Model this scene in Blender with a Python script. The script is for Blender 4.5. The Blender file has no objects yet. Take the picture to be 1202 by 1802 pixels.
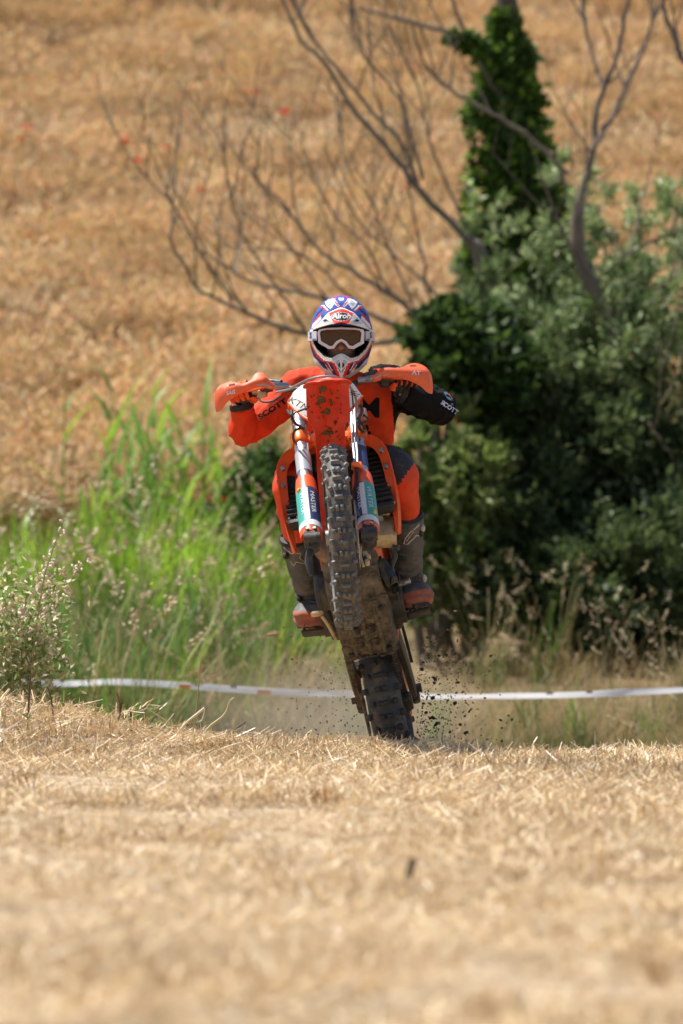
import bpy, bmesh, math, random
import numpy as np
from mathutils import Matrix, Vector
from math import radians, sin, cos, pi

random.seed(7)
RNG = np.random.default_rng(7)
scene = bpy.context.scene
COL = scene.collection

# ---------------------------------------------------------------- camera
cam_data = bpy.data.cameras.new('camera')
cam = bpy.data.objects.new('camera', cam_data)
COL.objects.link(cam)
cam.location = (0.0, 0.0, 1.0)
cam.rotation_euler = (radians(90), 0, 0)
cam_data.sensor_fit = 'VERTICAL'
cam_data.sensor_height = 36.0
cam_data.sensor_width = 24.0
cam_data.lens = 200.0
cam_data.clip_start = 0.5
cam_data.clip_end = 2000.0
cam_data.dof.use_dof = True
cam_data.dof.focus_distance = 21.55
cam_data.dof.aperture_fstop = 3.5
cam_data.dof.aperture_blades = 9
scene.camera = cam
FPX = 1802.0 / 36.0 * 200.0          # focal length in photograph pixels

# ---------------------------------------------------------------- sky and sun
SUN = np.array((-0.40, 0.24, 0.88)); SUN = SUN / np.linalg.norm(SUN)
world = bpy.data.worlds.new('World')
scene.world = world
world.use_nodes = True
wn = world.node_tree.nodes; wl = world.node_tree.links
wn.clear()
sky = wn.new('ShaderNodeTexSky'); sky.sky_type = 'NISHITA'; sky.sun_disc = False
sky.sun_elevation = math.asin(SUN[2]); sky.sun_rotation = math.atan2(SUN[0], SUN[1])
sky.dust_density = 1.5
bg = wn.new('ShaderNodeBackground'); bg.inputs['Strength'].default_value = 0.09
wo = wn.new('ShaderNodeOutputWorld')
wl.new(sky.outputs[0], bg.inputs[0]); wl.new(bg.outputs[0], wo.inputs[0])
sun_data = bpy.data.lights.new('sun', 'SUN')
sun_data.energy = 5.0; sun_data.angle = radians(0.53); sun_data.color = (1.0, 0.95, 0.87)
sun = bpy.data.objects.new('sun', sun_data); COL.objects.link(sun)
sun.location = tuple(SUN * 60)
sun.rotation_euler = Vector(tuple(SUN)).to_track_quat('Z', 'Y').to_euler()
scene.view_settings.view_transform = 'Standard'
scene.view_settings.look = 'None'
scene.view_settings.exposure = 0.5
scene.view_settings.gamma = 1.0
scene.cycles.use_denoising = True
scene.cycles.use_adaptive_sampling = True
scene.cycles.adaptive_threshold = 0.02
scene.cycles.max_bounces = 6
scene.cycles.diffuse_bounces = 3
scene.cycles.glossy_bounces = 3
scene.cycles.transparent_max_bounces = 8
scene.cycles.volume_step_rate = 4

# ---------------------------------------------------------------- helpers
def P(px, py, Y):
    """a point of the place at distance Y (metres) from its bearing in the photograph"""
    return np.array(((px - 601.0) / FPX * Y, Y, 1.0 + (901.0 - py) / FPX * Y))

def srgb(r, g, b):
    f = lambda c: (c / 255.0 / 12.92) if c / 255.0 <= 0.04045 else ((c / 255.0 + 0.055) / 1.055) ** 2.4
    return (f(r), f(g), f(b))

def nrm(v):
    v = np.asarray(v, float); n = np.linalg.norm(v)
    return v / n if n > 1e-12 else v

MATS = {}
def mat(name, col, rough=0.55, metal=0.0, var=0.0, scale=30.0, bump=0.0, bscale=80.0, dirt=None, spec=0.5,
        transl=0.0, attr=None, coat=0.0, hue_rand=0.0, transm=0.0):
    if name in MATS: return MATS[name]
    m = bpy.data.materials.new(name); m.use_nodes = True; MATS[name] = m
    nt = m.node_tree; N = nt.nodes; L = nt.links; N.clear()
    out = N.new('ShaderNodeOutputMaterial'); b = N.new('ShaderNodeBsdfPrincipled')
    b.inputs['Roughness'].default_value = rough; b.inputs['Metallic'].default_value = metal
    b.inputs['Specular IOR Level'].default_value = spec
    b.inputs['Coat Weight'].default_value = coat
    b.inputs['Transmission Weight'].default_value = transm
    tc = N.new('ShaderNodeTexCoord')
    rgb = N.new('ShaderNodeRGB'); rgb.outputs[0].default_value = (*col, 1)
    cur = rgb.outputs[0]
    def mix(kind, fac, a, bcol):
        x = N.new('ShaderNodeMix'); x.data_type = 'RGBA'; x.blend_type = kind
        if isinstance(fac, float): x.inputs[0].default_value = fac
        else: L.new(fac, x.inputs[0])
        for sock, s in ((6, a), (7, bcol)):
            if isinstance(s, tuple): x.inputs[sock].default_value = (*s, 1)
            else: L.new(s, x.inputs[sock])
        return x.outputs[2]
    if attr:
        at = N.new('ShaderNodeAttribute'); at.attribute_name = attr
        cur = mix('MULTIPLY', 1.0, cur, at.outputs['Color'])
    if var > 0:
        n = N.new('ShaderNodeTexNoise'); n.inputs['Scale'].default_value = scale; n.inputs['Detail'].default_value = 5
        L.new(tc.outputs['Object'], n.inputs['Vector'])
        mr = N.new('ShaderNodeMapRange'); mr.inputs[1].default_value = 0.25; mr.inputs[2].default_value = 0.75
        mr.inputs[3].default_value = 1 - var; mr.inputs[4].default_value = 1 + var
        L.new(n.outputs['Fac'], mr.inputs[0])
        cur = mix('MULTIPLY', 1.0, cur, mr.outputs[0])
    if hue_rand > 0:
        oi = N.new('ShaderNodeObjectInfo')
        mr = N.new('ShaderNodeMapRange'); mr.inputs[3].default_value = 1 - hue_rand; mr.inputs[4].default_value = 1 + hue_rand
        L.new(oi.outputs['Random'], mr.inputs[0])
        cur = mix('MULTIPLY', 1.0, cur, mr.outputs[0])
    if dirt:
        dc, lo, hi, ds = dirt
        n = N.new('ShaderNodeTexNoise'); n.inputs['Scale'].default_value = ds; n.inputs['Detail'].default_value = 8
        n.inputs['Roughness'].default_value = 0.65
        L.new(tc.outputs['Object'], n.inputs['Vector'])
        mr = N.new('ShaderNodeMapRange'); mr.inputs[1].default_value = lo; mr.inputs[2].default_value = hi
        L.new(n.outputs['Fac'], mr.inputs[0])
        cur = mix('MIX', mr.outputs[0], cur, dc)
        rr = N.new('ShaderNodeMapRange'); rr.inputs[3].default_value = rough; rr.inputs[4].default_value = 0.9
        L.new(mr.outputs[0], rr.inputs[0]); L.new(rr.outputs[0], b.inputs['Roughness'])
    L.new(cur, b.inputs['Base Color'])
    if bump > 0:
        n = N.new('ShaderNodeTexNoise'); n.inputs['Scale'].default_value = bscale; n.inputs['Detail'].default_value = 6
        L.new(tc.outputs['Object'], n.inputs['Vector'])
        bp = N.new('ShaderNodeBump'); bp.inputs['Strength'].default_value = bump; bp.inputs['Distance'].default_value = 0.01
        L.new(n.outputs['Fac'], bp.inputs['Height']); L.new(bp.outputs[0], b.inputs['Normal'])
    sh = b.outputs[0]
    if transl > 0:
        t = N.new('ShaderNodeBsdfTranslucent'); L.new(cur, t.inputs['Color'])
        ms = N.new('ShaderNodeMixShader'); ms.inputs[0].default_value = transl
        L.new(b.outputs[0], ms.inputs[1]); L.new(t.outputs[0], ms.inputs[2]); sh = ms.outputs[0]
    L.new(sh, out.inputs['Surface'])
    return m

class MB:
    """collects shapes given in place coordinates; one MB becomes one mesh object"""
    def __init__(s): s.v = []; s.f = []; s.m = []; s.n = 0
    def add(s, v, f, m=0):
        v = np.asarray(v, float).reshape(-1, 3)
        o = s.n; s.v.append(v); s.n += len(v)
        s.f += [tuple(int(i) + o for i in q) for q in f]; s.m += [m] * len(f)
        return s
    def loft(s, rings, caps=True, closed=True, m=0):
        R = np.array(rings, float); k, n = R.shape[:2]
        f = []
        for i in range(k - 1):
            for j in range(n if closed else n - 1):
                a = i * n + j; b_ = i * n + (j + 1) % n
                f.append((a, b_, b_ + n, a + n))
        if caps and closed:
            f.append(tuple(range(n))[::-1]); f.append(tuple((k - 1) * n + j for j in range(n)))
        return s.add(R.reshape(-1, 3), f, m)
    def tube(s, pts, rad, seg=10, caps=True, m=0, flat=None, up=None):
        pts = np.array(pts, float); k = len(pts)
        rad = np.broadcast_to(np.asarray(rad, float), (k,)) if np.ndim(rad) < 2 else np.asarray(rad)
        T = np.gradient(pts, axis=0); T /= np.maximum(np.linalg.norm(T, axis=1, keepdims=True), 1e-9)
        u = np.array(up, float) if up is not None else (np.array((0, 0, 1.0)) if abs(T[0][2]) < 0.9 else np.array((1.0, 0, 0)))
        rings = []
        for i in range(k):
            u = nrm(u - T[i] * u.dot(T[i])); w = np.cross(T[i], u)
            a = np.arange(seg) * 2 * pi / seg
            ra, rb = (rad[i], rad[i]) if np.ndim(rad[i]) == 0 else rad[i]
            if flat: ra, rb = ra * flat[0], rb * flat[1]
            rings.append(pts[i] + np.outer(np.cos(a) * ra, u) + np.outer(np.sin(a) * rb, w))
        return s.loft(rings, caps, True, m)
    def cyl(s, p0, p1, r0, r1=None, seg=14, m=0):
        return s.tube([p0, p1], [r0, r0 if r1 is None else r1], seg, True, m)
    def box(s, c, size, R=None, m=0, bev=0.0, taper=1.0):
        x, y, z = np.array(size) / 2.0
        if bev <= 0:
            v = np.array([(sx * x * (taper if sz > 0 else 1), sy * y * (taper if sz > 0 else 1), sz * z) for sz in (-1, 1) for sy in (-1, 1) for sx in (-1, 1)])
            f = [(0, 2, 3, 1), (4, 5, 7, 6), (0, 1, 5, 4), (2, 6, 7, 3), (0, 4, 6, 2), (1, 3, 7, 5)]
        else:
            e = bev; rings = []
            def ring(zz, ex):
                xx, yy = x - ex, y - ex; c2 = e
                return [(-xx + c2, -yy, zz), (xx - c2, -yy, zz), (xx, -yy + c2, zz), (xx, yy - c2, zz), (xx - c2, yy, zz), (-xx + c2, yy, zz), (-xx, yy - c2, zz), (-xx, -yy + c2, zz)]
            rr = [np.array(ring(-z, e)), np.array(ring(-z + e, 0)), np.array(ring(z - e, 0)), np.array(ring(z, e))]
            for k in (2, 3): rr[k][:, :2] *= taper
            v = np.concatenate(rr); f = []
            for i in range(3):
                for j in range(8):
                    a = i * 8 + j; b_ = i * 8 + (j + 1) % 8
                    f.append((a, b_, b_ + 8, a + 8))
            f.append(tuple(range(8))[::-1]); f.append(tuple(24 + j for j in range(8)))
        if R is not None: v = v @ np.array(R).T
        return s.add(v + np.array(c), f, m)
    def sheet(s, grid, t, m=0):
        G = np.array(grid, float); k, n = G.shape[:2]
        du = np.gradient(G, axis=0); dv = np.gradient(G, axis=1)
        nn = np.cross(du, dv); nn /= np.maximum(np.linalg.norm(nn, axis=2, keepdims=True), 1e-9)
        A = (G + nn * t / 2).reshape(-1, 3); B_ = (G - nn * t / 2).reshape(-1, 3)
        f = []; o = k * n
        for i in range(k - 1):
            for j in range(n - 1):
                a = i * n + j
                f.append((a, a + n, a + n + 1, a + 1)); f.append((o + a, o + a + 1, o + a + n + 1, o + a + n))
        edge = [j for j in range(n)] + [i * n + n - 1 for i in range(1, k)] + [(k - 1) * n + j for j in range(n - 2, -1, -1)] + [i * n for i in range(k - 2, 0, -1)]
        for q in range(len(edge)):
            a, b_ = edge[q], edge[(q + 1) % len(edge)]
            f.append((a, b_, o + b_, o + a))
        return s.add(np.concatenate([A, B_]), f, m)
    def prism(s, poly, off, m=0):
        p = np.array(poly, float); n = len(p)
        v = np.concatenate([p, p + np.array(off)])
        f = [tuple(range(n))[::-1], tuple(range(n, 2 * n))] + [(i, (i + 1) % n, n + (i + 1) % n, n + i) for i in range(n)]
        return s.add(v, f, m)
    def ball(s, c, r, seg=16, rings=10, R=None, m=0):
        r = np.broadcast_to(np.asarray(r, float), (3,))
        th = np.linspace(0, pi, rings + 1)[1:-1]; ph = np.arange(seg) * 2 * pi / seg
        v = [(0, 0, 1)] + [(sin(t) * cos(p), sin(t) * sin(p), cos(t)) for t in th for p in ph] + [(0, 0, -1)]
        v = np.array(v) * r
        f = [(0, 1 + j, 1 + (j + 1) % seg) for j in range(seg)]
        for i in range(rings - 2):
            for j in range(seg):
                a = 1 + i * seg + j; b_ = 1 + i * seg + (j + 1) % seg
                f.append((a, a + seg, b_ + seg, b_))
        last = len(v) - 1; o = 1 + (rings - 2) * seg
        f += [(last, o + (j + 1) % seg, o + j) for j in range(seg)]
        if R is not None: v = v @ np.array(R).T
        return s.add(v + np.array(c), f, m)
    def lathe(s, c, axis, prof, seg=48, m=0, ref=None):
        """prof: (radius, offset along the axis) closed loop"""
        ax = nrm(axis); r0 = nrm(np.cross(ax, (0, 0, 1) if abs(ax[2]) < 0.9 else (0, 1, 0))) if ref is None else nrm(ref)
        r1 = np.cross(ax, r0); rings = []
        for i in range(seg):
            a = 2 * pi * i / seg; d = r0 * cos(a) + r1 * sin(a)
            rings.append([np.array(c) + d * r + ax * h for r, h in prof])
        rings.append(rings[0]); R = np.array(rings); k, n = R.shape[:2]
        f = [(i * n + j, i * n + (j + 1) % n, ((i + 1) % (k - 1)) * n + (j + 1) % n, ((i + 1) % (k - 1)) * n + j) for i in range(k - 1) for j in range(n)]
        return s.add(R[:-1].reshape(-1, 3), f, m)
    def arrays(s): return (np.concatenate(s.v) if s.v else np.zeros((0, 3))), s.f, s.m

def mesh_from(name, v, f, mats, mi=None, smooth=40):
    me = bpy.data.meshes.new(name)
    me.from_pydata(np.asarray(v).tolist(), [], f)
    for m in (mats if isinstance(mats, (list, tuple)) else [mats]): me.materials.append(m)
    if mi is not None and any(mi): me.polygons.foreach_set('material_index', np.array(mi, np.int32))
    if smooth is not None:
        me.polygons.foreach_set('use_smooth', np.ones(len(me.polygons), bool))
        me.update()
        if smooth < 180: me.set_sharp_from_angle(angle=radians(smooth))
    me.update()
    return me

ROOTM = {}
def tag(o, label=None, cat=None, group=None, kind=None):
    if label: o['label'] = label
    if cat: o['category'] = cat
    if group: o['group'] = group
    if kind: o['kind'] = kind
    return o

def thing(name, label, cat, M=None, loc=None, group=None):
    o = bpy.data.objects.new(name, None); o.empty_display_size = 0.1
    COL.objects.link(o)
    M = np.eye(4) if M is None else np.array(M, float)
    if loc is not None: M[:3, 3] = loc
    o.matrix_world = Matrix(M.tolist()); ROOTM[o.name] = M
    return tag(o, label, cat, group)

def root_of(o):
    while o.parent is not None: o = o.parent
    return o

def build(name, mb, mats, parent=None, smooth=40, bev=0.0, fn=None):
    v, f, mi = mb.arrays() if isinstance(mb, MB) else mb
    if parent is not None:
        Mi = np.linalg.inv(ROOTM[root_of(parent).name]); v = v @ Mi[:3, :3].T + Mi[:3, 3]
    me = mesh_from(name, v, f, mats, mi, smooth)
    o = bpy.data.objects.new(name, me); COL.objects.link(o)
    if parent is not None: o.parent = parent
    if bev > 0:
        bm = bmesh.new(); bm.from_mesh(me)
        es = [e for e in bm.edges if len(e.link_faces) == 2 and e.calc_face_angle(0) > radians(35)]
        bmesh.ops.bevel(bm, geom=es, offset=bev, segments=2, profile=0.5, affect='EDGES', clamp_overlap=True)
        bm.to_mesh(me); bm.free()
        me.polygons.foreach_set('use_smooth', np.ones(len(me.polygons), bool)); me.set_sharp_from_angle(angle=radians(smooth or 40))
    return o

def top(name, mb, mats, label, cat, base, group=None, smooth=40):
    """a thing that is one mesh, its origin at its base"""
    v, f, mi = mb.arrays() if isinstance(mb, MB) else mb
    me = mesh_from(name, v - np.array(base), f, mats, mi, smooth)
    o = bpy.data.objects.new(name, me); COL.objects.link(o); o.location = tuple(base)
    M = np.eye(4); M[:3, 3] = base; ROOTM[o.name] = M
    return tag(o, label, cat, group)

def remesh(mb, voxel, smooth_it=6, factor=0.5):
    """joins overlapping shapes into one continuous skin"""
    v, f, mi = mb.arrays()
    me = bpy.data.meshes.new('tmp'); me.from_pydata(v.tolist(), [], f); me.update()
    o = bpy.data.objects.new('tmp', me); COL.objects.link(o)
    r = o.modifiers.new('r', 'REMESH'); r.mode = 'VOXEL'; r.voxel_size = voxel
    if smooth_it:
        s = o.modifiers.new('s', 'SMOOTH'); s.iterations = smooth_it; s.factor = factor
    dg = bpy.context.evaluated_depsgraph_get()
    e = bpy.data.meshes.new_from_object(o.evaluated_get(dg))
    n = len(e.vertices); vv = np.empty(n * 3); e.vertices.foreach_get('co', vv); vv = vv.reshape(-1, 3)
    ff = [tuple(p.vertices) for p in e.polygons]
    bpy.data.objects.remove(o); bpy.data.meshes.remove(me); bpy.data.meshes.remove(e)
    return vv, ff

def normals_of(v, f):
    n = np.zeros_like(v)
    q = np.array([x[:4] if len(x) >= 4 else (x[0], x[1], x[2], x[2]) for x in f])
    fn = np.cross(v[q[:, 2]] - v[q[:, 0]], v[q[:, 3]] - v[q[:, 1]])
    for k in range(4): np.add.at(n, q[:, k], fn)
    return n / np.maximum(np.linalg.norm(n, axis=1, keepdims=True), 1e-12)

def vnoise(p, seed=0):
    """smooth value noise on points (n,3)"""
    p = np.asarray(p, float); i = np.floor(p).astype(int); t = p - i; t = t * t * (3 - 2 * t)
    def h(a):
        q = (a[..., 0] * 374761393 + a[..., 1] * 668265263 + a[..., 2] * 2147483647 + seed * 974711) & 0x7fffffff
        q = ((q ^ (q >> 13)) * 1274126177) & 0x7fffffff
        return (q ^ (q >> 16)) / float(0x7fffffff)
    r = 0
    for dx in (0, 1):
        for dy in (0, 1):
            for dz in (0, 1):
                w = (t[..., 0] if dx else 1 - t[..., 0]) * (t[..., 1] if dy else 1 - t[..., 1]) * (t[..., 2] if dz else 1 - t[..., 2])
                r = r + w * h(i + np.array((dx, dy, dz)))
    return r * 2 - 1

def face_colors(me, cols, name='paint'):
    at = me.color_attributes.new(name, 'FLOAT_COLOR', 'CORNER')
    tot = np.empty(len(me.polygons), np.int32); me.polygons.foreach_get('loop_total', tot)
    c = np.repeat(np.asarray(cols, np.float32), tot, axis=0)
    if c.shape[1] == 3: c = np.concatenate([c, np.ones((len(c), 1), np.float32)], 1)
    at.data.foreach_set('color', c.ravel())

def inpoly(x, y, poly):
    r = np.zeros(np.shape(x), bool); n = len(poly); j = n - 1
    for i in range(n):
        xi, yi = poly[i]; xj, yj = poly[j]
        c = ((yi > y) != (yj > y)) & (x < (xj - xi) * (y - yi) / (yj - yi + 1e-12) + xi)
        r ^= c; j = i
    return r

def spline(pts, n):
    """smooth curve through points (Catmull-Rom), n samples"""
    p = np.array(pts, float); k = len(p)
    q = np.concatenate([[2 * p[0] - p[1]], p, [2 * p[-1] - p[-2]]])
    out = []
    for s in np.linspace(0, k - 1 - 1e-9, n):
        i = int(s); t = s - i; a, b_, c, d = q[i], q[i + 1], q[i + 2], q[i + 3]
        out.append(0.5 * ((2 * b_) + (c - a) * t + (2 * a - 5 * b_ + 4 * c - d) * t * t + (3 * b_ - a - 3 * c + d) * t ** 3))
    return np.array(out)

def text_mesh(txt, size=1.0, shear=0.0, offset=0.0, spacing=1.0):
    cu = bpy.data.curves.new('txt', 'FONT'); cu.body = txt; cu.size = size; cu.shear = shear; cu.offset = offset
    cu.space_character = spacing; cu.align_x = 'CENTER'; cu.align_y = 'CENTER'; cu.resolution_u = 3
    o = bpy.data.objects.new('txt', cu); COL.objects.link(o)
    dg = bpy.context.evaluated_depsgraph_get()
    me = bpy.data.meshes.new_from_object(o.evaluated_get(dg))
    bm = bmesh.new(); bm.from_mesh(me); bmesh.ops.triangulate(bm, faces=bm.faces)
    for _ in range(4):
        es = [e for e in bm.edges if e.calc_length() > size * 0.13]
        if not es: break
        bmesh.ops.subdivide_edges(bm, edges=es, cuts=1); bmesh.ops.triangulate(bm, faces=bm.faces)
    bm.to_mesh(me); bm.free()
    v = np.array([x.co[:] for x in me.vertices]); f = [tuple(p.vertices) for p in me.polygons]
    bpy.data.objects.remove(o); bpy.data.meshes.remove(me); bpy.data.curves.remove(cu)
    if len(v):
        v[:, 0] -= (v[:, 0].max() + v[:, 0].min()) / 2; v[:, 1] -= (v[:, 1].max() + v[:, 1].min()) / 2
    return v, f

from mathutils.bvhtree import BVHTree
def project(v, tree, direc, lift=0.0015, back=0.3, maxd=0.6):
    """lays points onto a surface along a direction; points that miss keep the mean depth"""
    d = Vector(tuple(nrm(direc))); out = []; hit = []
    for p in v:
        loc, n, i, dist = tree.ray_cast(Vector(tuple(p)) - d * back, d, maxd)
        if loc is None: out.append(None)
        else:
            if n.dot(d) > 0: n = -n
            out.append(np.array(loc + n * lift)); hit.append(dist)
    md = np.mean(hit) if hit else back
    return np.array([o if o is not None else np.array(Vector(tuple(p)) + d * (md - back)) for o, p in zip(out, v)])

def tree_of(v, f): return BVHTree.FromPolygons([tuple(x) for x in v], f)

def decal(name, v2, f, origin, ux, uy, tree, m, parent, direc=None, lift=0.0015, two=False):
    ux = np.array(ux, float); uy = np.array(uy, float)
    p = np.array(origin) + np.outer(v2[:, 0], ux) + np.outer(v2[:, 1], uy)
    d = direc if direc is not None else -np.cross(ux, uy)
    if tree is not None: p = project(p, tree, d, lift)
    mb = MB(); mb.add(p, f)
    return build(name, mb, m, parent, smooth=None)

# a scattered mass: points carry the rotation, scale and choice of a small plant
def scatter(name, pts, rot, scl, idx, protos, label, cat, parent=None):
    coll = bpy.data.collections.new(name + '_pieces')
    for i, (v, f, mats, mi, tint) in enumerate(protos):
        me = mesh_from('%s_piece' % name, v, f, mats, mi, None)
        if tint is not None: face_colors(me, tint, 'tint')
        o = bpy.data.objects.new('%s_piece_%02d' % (name, i), me); coll.objects.link(o)
    me = bpy.data.meshes.new(name); me.vertices.add(len(pts)); me.vertices.foreach_set('co', np.asarray(pts, np.float32).ravel())
    a = me.attributes.new('rot', 'FLOAT_VECTOR', 'POINT'); a.data.foreach_set('vector', np.asarray(rot, np.float32).ravel())
    a = me.attributes.new('scl', 'FLOAT_VECTOR', 'POINT'); a.data.foreach_set('vector', np.asarray(scl, np.float32).ravel())
    a = me.attributes.new('idx', 'INT', 'POINT'); a.data.foreach_set('value', np.asarray(idx, np.int32))
    for pr in protos:
        for m in pr[2]:
            if m.name not in me.materials: me.materials.append(m)
    o = bpy.data.objects.new(name, me); COL.objects.link(o)
    ng = bpy.data.node_groups.new(name, 'GeometryNodeTree')
    ng.interface.new_socket('Geometry', in_out='INPUT', socket_type='NodeSocketGeometry')
    ng.interface.new_socket('Geometry', in_out='OUTPUT', socket_type='NodeSocketGeometry')
    n = ng.nodes; l = ng.links
    gi = n.new('NodeGroupInput'); go = n.new('NodeGroupOutput')
    ci = n.new('GeometryNodeCollectionInfo'); ci.inputs[0].default_value = coll; ci.inputs[1].default_value = True; ci.inputs[2].default_value = True
    ip = n.new('GeometryNodeInstanceOnPoints'); ip.inputs['Pick Instance'].default_value = True
    def na(nm, t):
        x = n.new('GeometryNodeInputNamedAttribute'); x.data_type = t; x.inputs[0].default_value = nm; return x.outputs[0]
    l.new(gi.outputs[0], ip.inputs['Points']); l.new(ci.outputs[0], ip.inputs['Instance'])
    l.new(na('idx', 'INT'), ip.inputs['Instance Index']); l.new(na('rot', 'FLOAT_VECTOR'), ip.inputs['Rotation']); l.new(na('scl', 'FLOAT_VECTOR'), ip.inputs['Scale'])
    l.new(ip.outputs[0], go.inputs[0])
    md = o.modifiers.new('scatter', 'NODES'); md.node_group = ng
    if parent is not None: o.parent = parent
    return tag(o, label, cat, kind='stuff')

# ---------------------------------------------------------------- the land
_YS = np.array([-400, -60, 0, 9.0, 16, 20.4, 21.2, 21.6, 22.40, 23.4, 25.0, 27.0, 29.0, 31.0, 33.0, 36, 39, 42, 45, 75, 110, 160, 400])
_ZS = np.array([-4, -.6, .10, .155, .125, .105, .105, .075, -.062, -.27, -.50, -.55, -.42, -.22, -.08, .10, .45, 1.05, 1.95, 11.2, 21, 26, 30])
def _prof(y):
    r = 0
    for d, w in ((-.24, .2), (-.12, .2), (0, .2), (.12, .2), (.24, .2)): r = r + w * np.interp(y + d, _YS, _ZS)
    return r
def gz(x, y):
    x = np.asarray(x, float); y = np.asarray(y, float)
    z = _prof(y)
    s = np.clip((-x - 0.15) / 1.3, 0, 1); s = s * s * (3 - 2 * s)
    z = z + 0.165 * s * np.exp(-((y - 21.6) / 1.3) ** 2)
    s2 = np.clip((x - 0.3) / 1.2, 0, 1); s2 = s2 * s2 * (3 - 2 * s2)
    z = z - 0.03 * s2 * np.exp(-((y - 21.2) / 1.3) ** 2)
    p = np.stack([x, y, x * 0], -1)
    n = vnoise(p * 1.3, 3) * 0.018 + vnoise(p * 4.1, 4) * 0.008
    far = vnoise(p * 0.25, 5) * 0.12 * np.clip((y - 30) / 10, 0, 1)
    near = np.clip((np.abs(y - 22.4) - 0.3) / 0.6, 0.15, 1)
    return z + n * near + far

def axis(parts):
    r = []
    for a, b_, st in parts: r += list(np.arange(a, b_, st))
    return np.array(r + [parts[-1][1]])
gx = axis([(-300, -40, 20), (-40, -8, 2), (-8, -3, .5), (-3, 3, .08), (3, 8, .5), (8, 40, 2), (40, 300, 20)])
gy = axis([(-200, -20, 15), (-20, 8, 2), (8, 19, .25), (19, 24, .06), (24, 34, .25), (34, 70, .8), (70, 120, 4), (120, 400, 20)])
GX, GY = np.meshgrid(gx, gy)
GZ = gz(GX, GY)
nv = len(gx); V = np.stack([GX, GY, GZ], -1).reshape(-1, 3)
F = [(j * nv + i, j * nv + i + 1, (j + 1) * nv + i + 1, (j + 1) * nv + i) for j in range(len(gy) - 1) for i in range(nv - 1)]

def ground_material():
    m = bpy.data.materials.new('ground_soil_and_straw'); m.use_nodes = True
    nt = m.node_tree; N = nt.nodes; L = nt.links
    b = N['Principled BSDF']; b.inputs['Roughness'].default_value = 0.95; b.inputs['Specular IOR Level'].default_value = 0.1
    geo = N.new('ShaderNodeNewGeometry'); sep = N.new('ShaderNodeSeparateXYZ'); L.new(geo.outputs['Position'], sep.inputs[0])
    def noise(sc, det=6):
        n = N.new('ShaderNodeTexNoise'); n.inputs['Scale'].default_value = sc; n.inputs['Detail'].default_value = det
        L.new(geo.outputs['Position'], n.inputs['Vector']); return n.outputs['Fac']
    def ramp(src, stops):
        r = N.new('ShaderNodeValToRGB'); L.new(src, r.inputs[0])
        while len(r.color_ramp.elements) > 1: r.color_ramp.elements.remove(r.color_ramp.elements[0])
        r.color_ramp.elements[0].position = stops[0][0]; r.color_ramp.elements[0].color = (*stops[0][1], 1)
        for p, c in stops[1:]:
            e = r.color_ramp.elements.new(p); e.color = (*c, 1)
        return r.outputs[0]
    straw = ramp(noise(7), [(.3, (.24, .175, .115)), (.5, (.42, .32, .21)), (.7, (.56, .45, .32))])
    dirt = ramp(noise(5), [(.3, (.11, .075, .042)), (.55, (.21, .15, .09)), (.75, (.17, .16, .065))])
    wheat = ramp(noise(2.5), [(.3, (.17, .11, .05)), (.7, (.29, .19, .09))])
    def band(lo, hi):
        mr = N.new('ShaderNodeMapRange'); mr.inputs[1].default_value = lo; mr.inputs[2].default_value = hi
        L.new(sep.outputs[1], mr.inputs[0]); return mr.outputs[0]
    def mix(f, a, c):
        x = N.new('ShaderNodeMix'); x.data_type = 'RGBA'; L.new(f, x.inputs[0]); L.new(a, x.inputs[6]); L.new(c, x.inputs[7]); return x.outputs[2]
    c = mix(band(21.3, 22.0), straw, dirt); c = mix(band(38.5, 40.0), c, wheat)
    L.new(c, b.inputs['Base Color'])
    bp = N.new('ShaderNodeBump'); bp.inputs['Strength'].default_value = 0.6; bp.inputs['Distance'].default_value = 0.02
    L.new(noise(45), bp.inputs['Height']); L.new(bp.outputs[0], b.inputs['Normal'])
    return m
ground = bpy.data.objects.new('ground', mesh_from('ground', V, F, ground_material(), None, 180))
COL.objects.link(ground); ground['kind'] = 'structure'; ground['label'] = 'dry stubble crest falling to a dip and a wheat hillside'

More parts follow.
